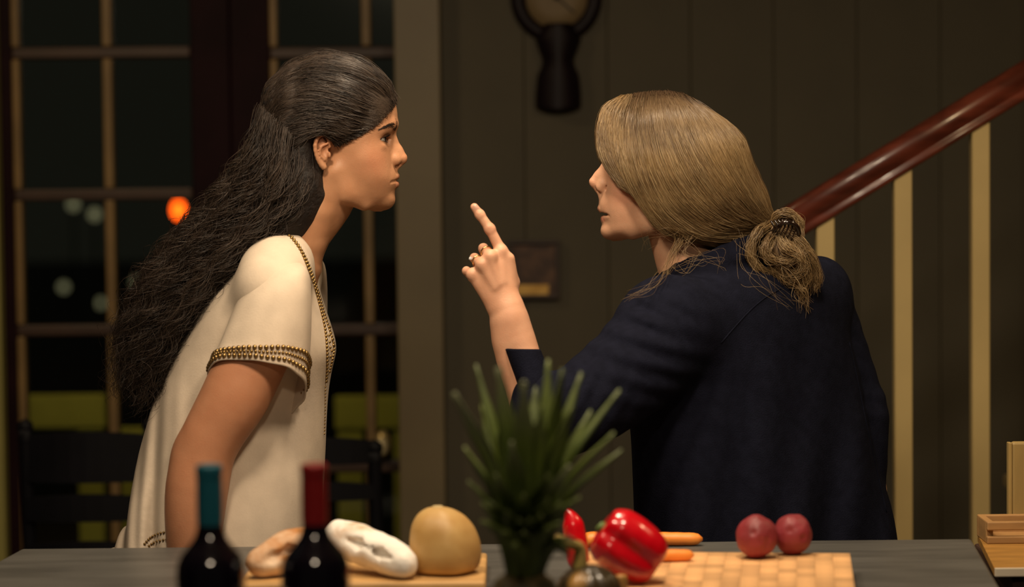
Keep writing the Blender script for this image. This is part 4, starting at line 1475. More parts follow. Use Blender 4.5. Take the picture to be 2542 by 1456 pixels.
# swept-back top
GT = [[(982, 246, 0), (962, 196, 0), (900, 148, 0), (800, 130, 0), (712, 162, 0), (662, 240, 0), (632, 330, -.005)],
      [(974, 258, -.030), (948, 222, -.046), (882, 184, -.058), (790, 168, -.060), (712, 205, -.056), (668, 280, -.050), (636, 365, -.055)],
      [(958, 282, -.051), (918, 268, -.069), (850, 240, -.083), (770, 230, -.087), (702, 262, -.080), (668, 322, -.078), (632, 405, -.080)],
      [(925, 314, -.066), (884, 310, -.079), (830, 294, -.090), (765, 292, -.095), (705, 312, -.092), (668, 365, -.092), (632, 445, -.092)],
      [(884, 341, -.072), (852, 336, -.081), (815, 322, -.090), (765, 330, -.097), (708, 356, -.096), (670, 412, -.098), (635, 485, -.098)],
      [(842, 362, -.071), (826, 342, -.081), (798, 330, -.091), (750, 362, -.097), (712, 402, -.097), (684, 452, -.098), (650, 520, -.098)]]
strL = []
for sgn in (-1, 1):
    G = np.array([[lat(W(a, b), (c if sgn < 0 else -c)) for a, b, c in g] for g in GT])
    P = guides_to_strands(G, 2400 if sgn < 0 else 900, 22, np.array([.0025, .003, .0025]))
    # uneven ends
    fl_ = (0.66 + 0.34 * rng.random(len(P)))[:, None] * np.linspace(0, 21, 22)[None]
    i0_ = np.minimum(fl_.astype(int), 20); ff_ = (fl_ - i0_)[..., None]; rr0 = np.arange(len(P))[:, None]
    P = P[rr0, i0_] * (1 - ff_) + P[rr0, i0_ + 1] * ff_
    A, B = perp_frame(P)
    N = len(P)
    k = rng.integers(0, 90, N)
    ph = rng.random(90)[k] * 6.28 + rng.normal(size=N) * .25
    fr = (1.5 + 1.5 * rng.random(90))[k]
    am = (0.002 + 0.003 * rng.random(90))[k]
    tt = np.linspace(0, 1, 22)[None]
    wv = (am[:, None] * tt * np.sin(6.28 * fr[:, None] * tt + ph[:, None]))[..., None]
    strL.append(push_out(push_out(P + A * wv + B * wv * 0.5, bvHb, 0.0012), bvL, 0.003))
hairtop = obj('hair_top', strand_mesh('hair_top', np.concatenate(strL), 0.00044), M_hairL, hairL)
hairtop['kind'] = 'stuff'
shade_attr(hairtop.data, sum(len(q) for q in strL), 22)
# curly mass: clumped helices between outer, middle and inner guide curves
K = 8
GO = [(652, 262), (612, 380), (540, 480), (452, 585), (372, 680), (318, 790), (296, 890), (300, 985)]
GM = [(695, 300), (672, 430), (610, 548), (520, 660), (448, 765), (396, 860), (366, 950), (362, 1020)]
GI = [(788, 372), (782, 452), (738, 535), (655, 612), (572, 700), (500, 805), (452, 920), (428, 1022)]
gp = np.array([[W(a, b) for a, b in g] for g in (GO, GM, GI)])
latw = np.array([.092, .108, .112, .110, .100, .086, .066, .045])
latc = np.array([0, -.005, -.01, -.015, -.02, -.02, -.02, -.02])


def curly(ncl, per, n=54, trange=(0, 2), srange=None, amp=(.003, .009), spread=.0045, lens=(0.55, 1.0), ex=1.0, frizz=0.00015):
    tc = trange[0] + rng.random(ncl) * (trange[1] - trange[0])
    ang = rng.random(ncl) * 2 * np.pi
    # lateral position: more on the near side surface
    sl_ = np.clip(rng.normal(size=ncl) * 0.75 - 0.25, -1, 1) * ex
    if srange is not None: sl_ = srange[0] + rng.random(ncl) * (srange[1] - srange[0])
    i = np.minimum(tc.astype(int), 1); f = (tc - i)[:, None, None]
    C = gp[i] * (1 - f) + gp[i + 1] * f
    edge = np.sqrt(np.clip(1 - ((tc - 1.05) / 1.12) ** 2, 0.05, 1))
    C = C.copy()
    C[:, :, 1] += latc[None] + latw[None] * (sl_ * edge)[:, None]
    C += rng.normal(size=(ncl, K, 3)) * np.array([.010, .006, .008]) * np.linspace(.2, 1, K)[None, :, None]
    P = catmull(C, 128)
    seg = np.linalg.norm(np.diff(P, axis=1), axis=2)
    arc = np.concatenate([np.zeros((ncl, 1)), np.cumsum(seg, 1)], 1)
    A, B = perp_frame(P)
    wl = 0.050 + 0.060 * rng.random(ncl)
    am = amp[0] + (amp[1] - amp[0]) * rng.random(ncl)
    ph = rng.random(ncl) * 6.28
    out = []
    for q in range(per):
        L_ = lens[0] + (lens[1] - lens[0]) * rng.random(ncl)
        start = np.where(rng.random(ncl) < 0.45, rng.random(ncl) * 0.35, 0)
        L_ = np.maximum(L_, start + 0.3)
        idx = (start[:, None] + (L_ - start)[:, None] * np.linspace(0, 1, n)[None]) * 127
        i0 = np.minimum(idx.astype(int), 126); ff = (idx - i0)[..., None]
        r_ = np.arange(ncl)[:, None]
        pt = P[r_, i0] * (1 - ff) + P[r_, i0 + 1] * ff
        aa = A[r_, i0]; bb = B[r_, i0]
        s_ = arc[r_, i0] + (idx - i0) * (arc[r_, i0 + 1] - arc[r_, i0])
        grow = np.clip(s_ / 0.12, 0.15, 1) * (1 + 0.3 * s_ / 0.5)
        phs = ph[:, None] + 6.28 * s_ / wl[:, None] + rng.normal(size=(ncl, 1)) * 0.45
        a_ = (am * (1 + 0.25 * rng.normal(size=ncl)))[:, None] * grow
        off = rng.normal(size=(ncl, 1, 3)) * spread + rng.normal(size=(ncl, n, 3)) * frizz
        out.append(pt + (a_ * np.cos(phs))[..., None] * aa + (a_ * np.sin(phs))[..., None] * bb * 0.8 + off * (0.4 + np.linspace(0, 1, n)[None, :, None]))
    return np.concatenate(out)


Pc = np.concatenate([curly(340, 9), curly(260, 2, amp=(.005, .013), spread=.010, frizz=.0003, ex=1.1), curly(70, 7, trange=(1.25, 2.0), srange=(-1.25, -.85), lens=(.4, .9))])
hc = obj('curls', strand_mesh('curls', Pc, 0.00048), M_hairL, hairL)
shade_attr(hc.data, len(Pc), Pc.shape[1])
hc['kind'] = 'stuff'

# ------------------------------------------------------------------ cream tunic
M_tunic = mat('cream_crepe', (0.62, 0.51, 0.395, 1), 0.75, var=0.05, vscale=30, bump=0.08, bscale=300, spec=0.2)
z, f, b, w = ztab([(600, 748, 668, .050), (622, 760, 640, .078), (650, 772, 602, .112), (685, 782, 560, .150), (720, 791, 530, .168), (760, 803, 500, .172), (800, 817, 474, .172), (850, 833, 446, .170),
    (875, 836, 434, .170), (900, 828, 424, .170), (950, 818, 402, .170), (1000, 812, 384, .171), (1060, 808, 368, .172), (1120, 806, 356, .174), (1180, 804, 342, .178),
    (1260, 802, 316, .184), (1350, 800, 288, .190), (1480, 800, 260, .196), (1640, 800, 240, .20)])
cx = (f + b) / 2; a = (f - b) / 2


def folds(X, Y, Z):
    zt = W(0, 1000)[2]; zb = W(0, 1400)[2]
    t = np.clip((W(0, 860)[2] - Z) / 0.30, 0, 1)
    xb = W(520, 1100)[0]
    back = np.clip((xb - X) / 0.08 + 0.2, 0, 1)
    g = X * 95 + 6.5 * Z + 1.2 * np.sin(Z * 9)
    d = back * t * (0.008 * np.sin(g) + 0.0035 * np.sin(2.3 * g + 1.0))
    fr = np.clip((X - W(600, 1100)[0]) / 0.05, 0, 1) * t
    d = d + fr * (0.004 * np.sin(X * 48 - 16 * Z + 0.7) * np.clip(np.sin((Z - zb) * 11), -0.4, 1) + 0.002 * np.sin(X * 110 + 9 * Z))
    return d


tv = Vol((min(b) - .03, -.235, W(500, 1640)[2] - .01), (max(f) + .03, .235, W(500, 590)[2] + .02), 0.0042)
tv.slices(z, cx, 0 * z, a, a, w, p=2.35, k=0, mod=folds, sm=0.012)
for s in (-1, 1):
    tv.chain([lat(W(715, 640), s * .06), lat(W(700, 672), s * .125), lat(W(690, 705), s * .165)], [.045, .05, .052], 0.04)
# neck opening: V down the front
tv.chain([W(748, 560), W(783, 625), W(800, 672), W(806, 708)], [.062, .046, .028, .012], 0.004, neg=True)
Vt, Qt = tv.mesh(1)
# leave the hem open
keep = (Vt[Qt][:, :, 2].mean(1) > Vt[:, 2].min() + 0.012)
Qt = Qt[keep]
tun = obj('tunic', mesh_np('tunic', Vt, Qt), M_tunic, pl, label='cream crepe tunic')


def ring4(F_, N_, B_, R_, n=64):
    F_, N_, B_, R_ = [np.array(q) for q in (F_, N_, B_, R_)]
    ph = np.linspace(0, 2 * np.pi, n, endpoint=False)[:, None]
    return (F_ + N_ + B_ + R_) / 4 + np.cos(ph) * (F_ - B_) / 2 + np.sin(ph) * (N_ - R_) / 2 + np.cos(2 * ph) * (F_ + B_ - N_ - R_) / 4


def sleeve_rings(n=64):
    rows = [
        [W(742, 655, -.125), W(706, 648, -.150), W(662, 668, -.125), W(706, 690, -.06)],
        [W(766, 690, -.150), W(705, 668, -.200), W(618, 705, -.150), W(700, 760, -.08)],
        [W(771, 740, -.165), W(690, 715, -.228), W(584, 765, -.165), W(690, 800, -.095)],
        [W(770, 810, -.175), W(670, 785, -.243), W(556, 835, -.175), W(680, 880, -.105)],
        [W(766, 870, -.180), W(655, 845, -.252), W(535, 885, -.180), W(672, 945, -.115)],
        [W(762, 915, -.182), W(650, 872, -.256), W(524, 906, -.182), W(668, 988, -.122)],
        [W(757, 968, -.185), W(655, 896, -.258), W(514, 934, -.185), W(668, 1034, -.128)]]
    R = np.array([ring4(*r, n=n) for r in rows])
    R = np.moveaxis(catmull(np.moveaxis(R, 0, 1), 40), 1, 0)
    ph = np.linspace(0, 2 * np.pi, n, endpoint=False)
    t = np.linspace(0, 1, 40)
    cen = R.mean(1, keepdims=True)
    D = R - cen
    amp = (0.03 * t ** 2)[:, None] * (np.sin(3 * ph + 0.6)[None] + 0.5 * np.sin(5 * ph + 2.0)[None])
    fold = 0.018 * np.sin(9 * ph[None] + 5 * t[:, None]) * np.clip(t - .15, 0, 1)[:, None]
    return cen + D * (1 + amp + fold)[..., None]


def solidify(o, t=0.0022):
    md = o.modifiers.new('thickness', 'SOLIDIFY'); md.thickness = t; md.offset = 0
    return o


SR = sleeve_rings()
slv = solidify(obj('sleeve', grid_mesh('sleeve', SR), M_tunic, tun))
SRf = SR.copy(); SRf[..., 1] *= -1
solidify(obj('sleeve', grid_mesh('sleeve', SRf[:, ::-1]), M_tunic, tun))
# pale hem band and beads on the near sleeve
M_bead = mat('antique_gold_bead', (0.30, 0.19, 0.07, 1), 0.32, metal=0.85, var=0.25, vscale=200)
bm = bmesh.new(); bmesh.ops.create_icosphere(bm, subdivisions=2, radius=1.0)
bead_me = bpy.data.meshes.new('bead'); bm.to_mesh(bead_me); bm.free()
bead_me.polygons.foreach_set('use_smooth', np.ones(len(bead_me.polygons), bool))
bead_me.materials.append(M_bead)


def bead(p, r, parent):
    o = bpy.data.objects.new('bead', bead_me)
    o.location = [float(q) for q in p]
    o.scale = (r, r, r)
    finish(o, parent)


def along(P, step):
    seg = np.linalg.norm(np.diff(P, axis=0), axis=1); arc = np.concatenate([[0], np.cumsum(seg)])
    n = max(2, int(arc[-1] / step))
    t = (np.arange(n) + 0.5) / n * arc[-1]
    return np.stack([np.interp(t, arc, P[:, k]) for k in range(3)], -1)


sl_cen = SR.mean(1)
for tpos, r, step in ((0.755, .0041, .0090), (0.835, .0027, .0062), (0.915, .0040, .0090)):
    i = tpos * 39; i0 = int(i); f_ = i - i0
    ring = SR[i0] * (1 - f_) + SR[i0 + 1] * f_
    cen = ring.mean(0)
    ring = ring + (ring - cen) / np.linalg.norm(ring - cen, axis=1, keepdims=True) * 0.0022
    m_ = np.arange(-6, 40)
    for p in along(ring[m_ % 64], step):
        bead(p, r, tun)
# beads along the neckline and down the front placket, set on the cloth
bvT = surf_bvh(tun.data)


def on_cloth(px, py, Y=-.3):
    p = W(px, py, Y); d = p - CAM; d /= np.linalg.norm(d)
    hit = bvT.ray_cast(Vector(CAM), Vector(d))
    if hit[0] is None:
        hit = bvT.find_nearest(Vector(W(px, py, -.03)))
    return np.array(hit[0]), np.array(hit[1])


neck_line = [(708, 577), (728, 598), (745, 622), (758, 650), (770, 682), (781, 716), (790, 750), (799, 785), (806, 820), (810, 860), (811, 900), (808, 950)]
neck_line2 = [(722, 586), (740, 610), (756, 638), (769, 668), (780, 700), (791, 735), (801, 770), (812, 805), (822, 835), (828, 862), (824, 890), (816, 925)]
for ln_, r, st_ in ((neck_line, .0030, 8.5), (neck_line2, .0027, 8.0)):
    C = catmull(np.array([(a, b, 0) for a, b in ln_], float), 160)
    for q in along(C, st_):
        p, n = on_cloth(q[0], q[1])
        bead(p + n * 0.001, r, tun)
for q in along(catmull(np.array([(810, 955, 0), (809, 1010, 0), (807, 1080, 0)], float), 40), 8):
    p, n = on_cloth(q[0] - 3, q[1]); bead(p + n * .0005, .0018, tun)
for px, py in ((817, 812), (820, 826), (823, 842), (826, 856), (822, 870), (819, 884), (815, 832), (817, 848), (818, 862)):
    p, n = on_cloth(px, py); bead(p + n * .001, .0026, tun)
for ln_ in ([(356, 1352, 0), (372, 1335, 0), (395, 1324, 0), (418, 1319, 0)], [(366, 1356, 0), (385, 1345, 0), (402, 1340, 0), (418, 1338, 0)]):
    for q in along(catmull(np.array(ln_, float), 40), 7):
        p, n = on_cloth(q[0], q[1]); bead(p + n * .001, .0022, tun)
# dark trousers
M_trL = mat('dark_trousers', (0.02, 0.02, 0.025, 1), 0.8, var=.1)
vt_ = Vol((hip[0] - .25, -.25, 0.03), (hip[0] + .25, .25, 0.95), 0.008)
vt_.ell(hip, (.125, .175, .13), 0.03)
for s in (-1, 1):
    vt_.chain([hip + np.array([0, s * .085, -.03]), np.array([hip[0] + .03, s * .09, 0.47]), np.array([hip[0] - .04 + .02 * s, s * .09, 0.10])], [.095, .075, .065], 0.03, sub=3)
Vx, Qx = vt_.mesh(1)
obj('trousers', mesh_np('trousers', Vx, Qx), M_trL, pl)

# ================================================================== the fair-haired woman (right, facing left, pointing)
R0 = (W(1880, 1300)[0], 0.0, 0.0)
pr_ = thing('person', 'fair-haired woman in a navy jacket pointing one finger upward, facing left', 'person', R0)
M_skinR = skin_mat('skin_right', (0.60, 0.325, 0.20, 1), (0.68, 0.39, 0.25, 1), (0.45, 0.09, 0.075, 1), (0.62, 0.26, 0.17, 1))


def build_head_R():
    lo = np.minimum(W(1430, 760), W(1830, 220)) + np.array([0, -0.11, 0]); hi = np.maximum(W(1430, 760), W(1830, 220)) + np.array([0, 0.11, 0.0])
    v = Vol(lo, hi, 0.0016)
    z, f, b, w = ztab([(285, 1545, 1640, .050), (310, 1520, 1645, .060), (335, 1508, 1650, .066), (360, 1504, 1655, .068), (385, 1504, 1655, .068), (405, 1511, 1655, .067), (430, 1508, 1655, .067),
        (455, 1503, 1655, .066), (480, 1499, 1652, .063), (500, 1496, 1648, .060), (520, 1496, 1642, .057), (540, 1500, 1634, .053), (556, 1503, 1624, .048),
        (570, 1498, 1610, .041), (580, 1500, 1592, .033), (588, 1506, 1572, .024), (593, 1514, 1555, .014), (596, 1524, 1544, .005)])
    cx = (f + b) / 2; a = (b - f) / 2
    v.slices(z, cx, 0 * z, a, a, w, p=2.25, k=0.0, sm=0.006)
    v.ell(W(1648, 388), (144 * S, 0.077, 132 * S), 0.02)
    for s in (-1, 1):
        v.chain([lat(W(1508, 372), s * .006), lat(W(1514, 370), s * .026), lat(W(1538, 384), s * .048)], [.008, .0085, .008], 0.010)
        v.ell(lat(W(1524, 414), s * .034), (17 * S, .018, 15 * S), 0.010, neg=True)
        ec = lat(W(1540, 406), s * .031)
        def lid(X, Y, Z, ec=ec, s=s):
            x = ec[0] - X; y = Y - ec[1]; zz = Z - ec[2]
            d = np.sqrt(x * x + y * y + zz * zz) - 0.0140
            op = np.maximum(np.abs(zz - 0.0004 + 0.02 * np.abs(y)) - np.clip(0.0040 - 0.16 * np.abs(y), 0.0003, 1), -(x - 0.0015))
            return np.maximum(d, -op)
        v.add(lid, ec - .016, ec + .016, 0.0025)
    # nose: straight bridge, slightly upturned tip
    v.chain([W(1512, 385), W(1511, 404), W(1500, 422), W(1488, 436), W(1475, 451)], [12 * S, 10.5 * S, 11 * S, 11.5 * S, 13 * S], 0.008)
    v.chain([W(1476, 458), W(1485, 470), W(1493, 482)], [9 * S, 7.5 * S, 8 * S], 0.004)
    for s in (-1, 1):
        v.ell(lat(W(1493, 464), s * .0115), (14 * S, .0062, 12 * S), 0.0065)
        v.cone(lat(W(1514, 412), s * .009), lat(W(1497, 450), s * .010), .005, .006, 0.012)
        v.ell(lat(W(1484, 475), s * .0070), (7 * S, .0030, 3 * S), 0.002, neg=True)
        v.cone(lat(W(1507, 462), s * .0185), lat(W(1506, 478), s * .0180), .0014, .0014, 0.005, neg=True)
        # fold from nose to mouth corner
        v.chain([lat(W(1506, 486), s * .0215), lat(W(1509, 508), s * .0265), lat(W(1516, 535), s * .0285), lat(W(1523, 553), s * .029)], [.0012, .0013, .0012, .001], 0.007, neg=True)
    v.ell(W(1516, 510), (29 * S, .028, 36 * S), 0.012)
    upper = [(1491, 517, 0, 7.0), (1494, 518, .008, 7.0), (1502, 522, .016, 5.5), (1513, 529, .0235, 2.5)]
    lower = [(1501, 543, 0, 9.0), (1502.5, 543, .008, 8.5), (1507, 541, .015, 7.0), (1515, 534, .0225, 2.5)]
    low = Vol(lo, hi, 0.0016)
    for s in (-1, 1):
        v.chain([lat(W(q[0], q[1]), s * q[2]) for q in upper], [q[3] * S for q in upper], 0.003)
        low.chain([lat(W(q[0], q[1]), s * q[2]) for q in lower], [q[3] * S for q in lower], 0.003)
    v.F = smin(v.F, low.F, 0.002)
    mouths = []
    for s in (-1, 1):      # slightly open mouth
        zl = [W(1500, q)[2] for q in (531, 531, 531.2, 531.6, 532.5, 534)]
        yl = [0, .006, .013, .020, .027, .032]
        mouths.append([np.array([v.skin_x(s * y_, z_, -1) + (.004 if y_ == 0 else .0012), s * y_, z_]) for y_, z_ in zip(yl, zl)])
    for pts_ in mouths:
        v.chain(pts_, [4.8 * S, 4.8 * S, 4.6 * S, 4.2 * S, 3.4 * S, 1.8 * S], 0.002, neg=True)
        v.chain([p_ + np.array([.007, 0, 0]) for p_ in pts_[:5]], [4.4 * S, 4.4 * S, 4.2 * S, 3.6 * S, 2.4 * S], 0.002, neg=True)
    v.ell(W(1513, 573), (21 * S, .020, 21 * S), 0.012)
    for s in (-1, 1):
        v.chain([lat(W(1642, 500), s * .054), lat(W(1618, 552), s * .042), lat(W(1570, 578), s * .026)], [.012, .011, .010], 0.03)
        v.ell(lat(W(1668, 440), s * .074), (16 * S, .006, 34 * S), 0.004)
    v.chain([W(1672, 500), W(1690, 580), W(1715, 660), W(1750, 730)], [74 * S, 72 * S, 76 * S, 90 * S], 0.014, sub=2)
    for s in (-1, 1):
        v.chain([lat(W(1655, 520), s * .052), lat(W(1660, 590), s * .036), lat(W(1662, 660), s * .018)], [.011, .012, .011], 0.014)
    V, Q = v.mesh(1)
    return V, Q, upper, lower


VH, QH, up_, lw_ = build_head_R()

# --- pointing left hand and forearm
YH = -0.205


def H(px, py, dy=0.0):
    return W(px, py, YH + dy)


sH = pxscale(YH)
lo = H(1120, 1120) + np.array([0, -.09, 0]); hi = H(1400, 480) + np.array([0, .12, 0])
vh = Vol(lo, hi, 0.0017)
# forearm
vh.chain([H(1330, 1060, -.02), H(1312, 960, -.01), H(1292, 870), H(1272, 800), H(1258, 762)], [44 * sH, 42 * sH, 40 * sH, 36 * sH, 34.5 * sH], 0.015, sub=2)
vh.chain([H(1330, 1060, .0), H(1296, 960, .008), H(1270, 880, .006), H(1250, 800, .002)], [38 * sH, 30 * sH, 30 * sH, 28 * sH], 0.02, sub=2)
# palm: metacarpals from wrist to knuckles (back of the hand towards us)
wc = H(1254, 760, .0)
mcp = [H(1244, 622, .002), H(1217, 635, -.012), H(1196, 655, -.012), H(1172, 680, -.004)]
for i, (m_, r_) in enumerate(zip(mcp, (15, 15.5, 15, 14))):
    st0 = wc + (m_ - wc) * 0.08 + np.array([(0.010, 0.002, -0.006, -0.012)[i], 0, 0])
    vh.cone(st0, m_, 23 * sH, r_ * sH, 0.013)
vh.cone(H(1250, 740, .02), H(1222, 672, .024), 24 * sH, 22 * sH, 0.015)     # depth of the palm
vh.cone(H(1235, 720, .02), H(1186, 690, .02), 20 * sH, 17 * sH, 0.015)
# knuckle bumps
for m_, r_ in zip(mcp, (13, 13.5, 12.5, 12)):
    vh.ball(m_ + np.array([0, -.0035, 0.0]), r_ * sH, 0.008)
# index finger raised
vh.chain([mcp[0], H(1216, 568, .0), H(1192, 533, .0), H(1177.5, 513.5, .0)], [13.8 * sH, 12.2 * sH, 11.2 * sH, 10.0 * sH], 0.004)
vh.ball(H(1216, 568, -.0005), 12.4 * sH, 0.005)
vh.ball(H(1191, 532, -.0005), 11.2 * sH, 0.004)
# middle, ring and little finger folded into the palm
folded = [((1200, 616, .014), (1206, 640, .046), (1222, 660, .040)),
          ((1178, 640, .014), (1188, 664, .046), (1206, 682, .040)),
          ((1158, 672, .014), (1172, 690, .040), (1190, 702, .036))]
for m_, fl, r_ in zip(mcp[1:], folded, (13.2, 12.6, 11.6)):
    P = [m_] + [H(*q) for q in fl]
    vh.chain(P, [r_ * sH, (r_ - 1) * sH, (r_ - 1.6) * sH, (r_ - 2.4) * sH], 0.003)
# thumb folded across in front of the fingers, its base rounding the right edge
vh.chain([H(1262, 735, .008), H(1269, 700, .024), H(1252, 668, .050), H(1222, 652, .060)], [20 * sH, 16.5 * sH, 14 * sH, 11.5 * sH], 0.010)
vh.cone(H(1268, 640, .002), H(1272, 700, .012), 9 * sH, 14 * sH, 0.014)
# tendons and veins
for q, k_ in ((mcp[0], .35), (mcp[1], .3), (mcp[2], .3)):
    a_ = wc + (q - wc) * 0.45 + np.array([0, -.0135, 0]); b_2 = q + np.array([0, -.0075, 0])
    vh.cone(a_, b_2, .0008, .0022, 0.010)
# skin creases over the index joints
for (a1, b1) in (((1203, 573), (1227, 562)), ((1206, 577), (1229, 566)), ((1182, 538), (1200, 527))):
    vh.cone(H(a1[0], a1[1], -.0095), H(b1[0], b1[1], -.0095), .0006, .0006, 0.002, neg=True)
VN, QN = vh.mesh(1)

# --- far (right) hand hanging behind the jacket
yr = 0.10
vr = Vol(W(2080, 1560, yr) + np.array([-.05, -.1, 0]), W(2230, 1120, yr) + np.array([.03, .12, 0]), 0.0034)
vr.chain([W(2150, 1130, yr), W(2158, 1220, yr), W(2162, 1290, yr)], [.032, .028, .024], 0.01)
hand_simple(vr, W(2162, 1290, yr), (0.02, 0.02, -1), (-1, -0.2, 0))
VR_, QR_ = vr.mesh(1)

# --- torso core and legs
hipR = np.array([W(1900, 1500)[0], 0.03, 0.86])
vb = Vol((hipR[0] - .33, -.3, -0.005), (hipR[0] + .36, .36, W(1700, 700)[2] + .03), 0.007)
vb.chain([W(1770, 740, .0), W(1840, 950, .02), W(1880, 1200, .03), hipR], [.09, .10, .10, .11], 0.04, sub=2)
vb.ell(hipR, (.15, .13, .12), 0.04)
for s in (-1, 1):
    vb.chain([hipR + np.array([s * .07, s * .05, -.03]), np.array([hipR[0] + s * .07, .03 + s * .06, 0.47]), np.array([hipR[0] + .05 + s * .08, .03 + s * .06, 0.09])], [.085, .058, .04], 0.03, sub=3)
    foot(vb, (hipR[0] + .05 + s * .08, .03 + s * .06, 0.082), -1)
VB, QB = vb.mesh(1)
V, Q = join_vq([(VH, QH), (VN, QN), (VR_, QR_), (VB, QB)])
me = mesh_np('body', V, Q)
nH = len(VH)
dl = np.full(len(V), 9.0)
for s in (-1, 1):
    for row, dr in ((up_, -1.2), (lw_, -0.8)):
        C = catmull(np.array([lat(W(q[0], q[1]), s * q[2]) for q in row]), 14)
        rr_ = np.interp(np.linspace(0, 3, 14), range(4), [max(q[3] + dr, 2) for q in row]) * S
        dl[:nH] = np.minimum(dl[:nH], (np.linalg.norm(VH[:, None] - C[None], axis=2) - rr_[None]).min(1))
point_attr(me, 'lip', np.clip(1.3 - dl / 0.0016, 0, 1))
bl = np.zeros(len(V))
for s in (-1, 1):
    bl[:nH] += np.exp(-(np.linalg.norm(VH - lat(W(1545, 475), s * .055), axis=1) / .028) ** 2)
bl[:nH] += np.exp(-(np.linalg.norm(VH - W(1470, 452), axis=1) / .012) ** 2) * 0.7
nN = len(VN)
for q in (H(1178, 514), H(1216, 568), H(1160, 678)):
    bl[nH:nH + nN] += 0.8 * np.exp(-(np.linalg.norm(VN - q, axis=1) / .011) ** 2)
bl[nH:nH + nN] += 0.3
point_attr(me, 'blush', np.clip(bl, 0, 1))
bodyR = obj('body', me, M_skinR, pr_)
for s in (-1, 1):
    eye_parts(pr_, lat(W(1540, 406), s * .031), 0.0135, -1, 0)
bvR = surf_bvh(me)
M_hairR = mat('fair_hair', (0.105, 0.058, 0.024, 1), 0.36, col2=(0.245, 0.152, 0.064, 1), vscale=18, spec=0.5, ramp=(.3, .7))
mix_attr(M_hairR, 'shade', (0.46, 0.34, 0.18, 1), 0.6)
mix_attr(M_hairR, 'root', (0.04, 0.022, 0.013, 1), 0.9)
brow(pr_, bvR, [(1503, 374, .010), (1510, 371, .020), (1520, 370, .032), (1532, 376, .043), (1541, 383, .052)], 90, M_hairR, -1, width=4.5)
# index fingernail
nb = H(1181, 516, -.0065)
nx_ = np.array([-0.55, 0, 0.83]); ny_ = np.array([0.83, 0, 0.55])
g_ = []
for u_ in np.linspace(-1, 1, 9):
    row = []
    for w_ in np.linspace(-1, 1, 9):
        p = nb + nx_ * (u_ * .0058) + ny_ * (w_ * .0046 * (1 - 0.25 * max(u_, 0) ** 2)) + np.array([0, .0016 * w_ * w_ + .0008 * u_ * u_, 0])
        row.append(p)
    g_.append(row)
nail = solidify(obj('fingernail', grid_mesh('fingernail', np.array(g_), closed_v=False), mat('nail', (0.62, 0.36, 0.27, 1), 0.25, var=.05), pr_), 0.0007)

# rings on the folded fingers
M_ring = mat('ring_gold', (0.75, 0.55, 0.25, 1), 0.18, metal=1.0, var=.05)


def ring_on(a, b, r, stone=False):
    a = np.array(a); b = np.array(b)
    ax = b - a; ax /= np.linalg.norm(ax)
    u = np.cross(ax, [0, 0, 1.0]); u /= np.linalg.norm(u); w = np.cross(ax, u)
    c = a * 0.45 + b * 0.55
    ph = np.linspace(0, 2 * np.pi, 40)
    P = c + r * (np.cos(ph)[:, None] * u + np.sin(ph)[:, None] * w)
    o = obj('ring', tube_mesh('ring', P, 0.0013, 8, cap=False), M_ring, pr_)
    if stone:
        bm = bmesh.new(); bmesh.ops.create_icosphere(bm, subdivisions=1, radius=0.0032)
        bm.transform(Matrix.Translation(Vector(H(1168, 641, .004))))
        obj('stone', bm, mat('stone_clear', (0.8, 0.8, 0.8, 1), 0.03, spec=1.0, coat=1, var=.02), o)


ring_on(mcp[1], H(1200, 616, .014), 13.6 * sH)
ring_on(mcp[2], H(1178, 640, .014), 13.2 * sH, True)

# ------------------------------------------------------------------ navy jacket
M_navy = mat('navy_wool', (0.0066, 0.0074, 0.0150, 1), 0.9, var=0.15, vscale=60, bump=0.35, bscale=500, spec=0.06)
ANG = math.atan2(0.61, 0.79)          # shoulder line runs from near left to far right
rows = [(596, 1735, 1850), (615, 1712, 1905), (640, 1690, 1975), (668, 1664, 2036), (700, 1640, 2068), (740, 1612, 2086), (800, 1582, 2098), (900, 1566, 2116), (1000, 1564, 2132), (1100, 1568, 2156), (1200, 1574, 2182), (1340, 1583, 2214), (1480, 1590, 2240), (1560, 1592, 2250)]
zz_, cx_, a_, b_w = [], [], [], []
for py, l, r in rows:
    p = W(l, py, 0.02); q = W(r, py, 0.02)
    zz_.append(p[2]); cx_.append((p[0] + q[0]) / 2)
    hx = (q[0] - p[0]) / 2
    a_.append(hx / 0.876); b_w.append(hx / 0.876 * 0.62)
o_ = np.argsort(zz_)
zz_, cx_, a_, b_w = [np.array(t)[o_] for t in (zz_, cx_, a_, b_w)]


def jfold(X, Y, Z):
    t = np.clip((W(0, 760)[2] - Z) / 0.35, 0, 1)
    return t * (0.009 * np.sin(X * 38 + 7 * Z) + 0.005 * np.sin(X * 71 - 12 * Z + 1)) + 0.0012 * np.sin(60 * Z + 40 * X) * (1 - t)


jv = Vol((W(1260, 1000, -.25)[0] - .08, -.36, W(1900, 1560)[2] + 0.001), (W(2260, 1300, .1)[0] + .05, .33, W(1800, 590)[2] + .03), 0.0046)
jv.slices(zz_, cx_, 0 * zz_ + 0.02, a_, a_, b_w, p=2.5, k=0, ang=ANG, mod=jfold, sm=0.012)
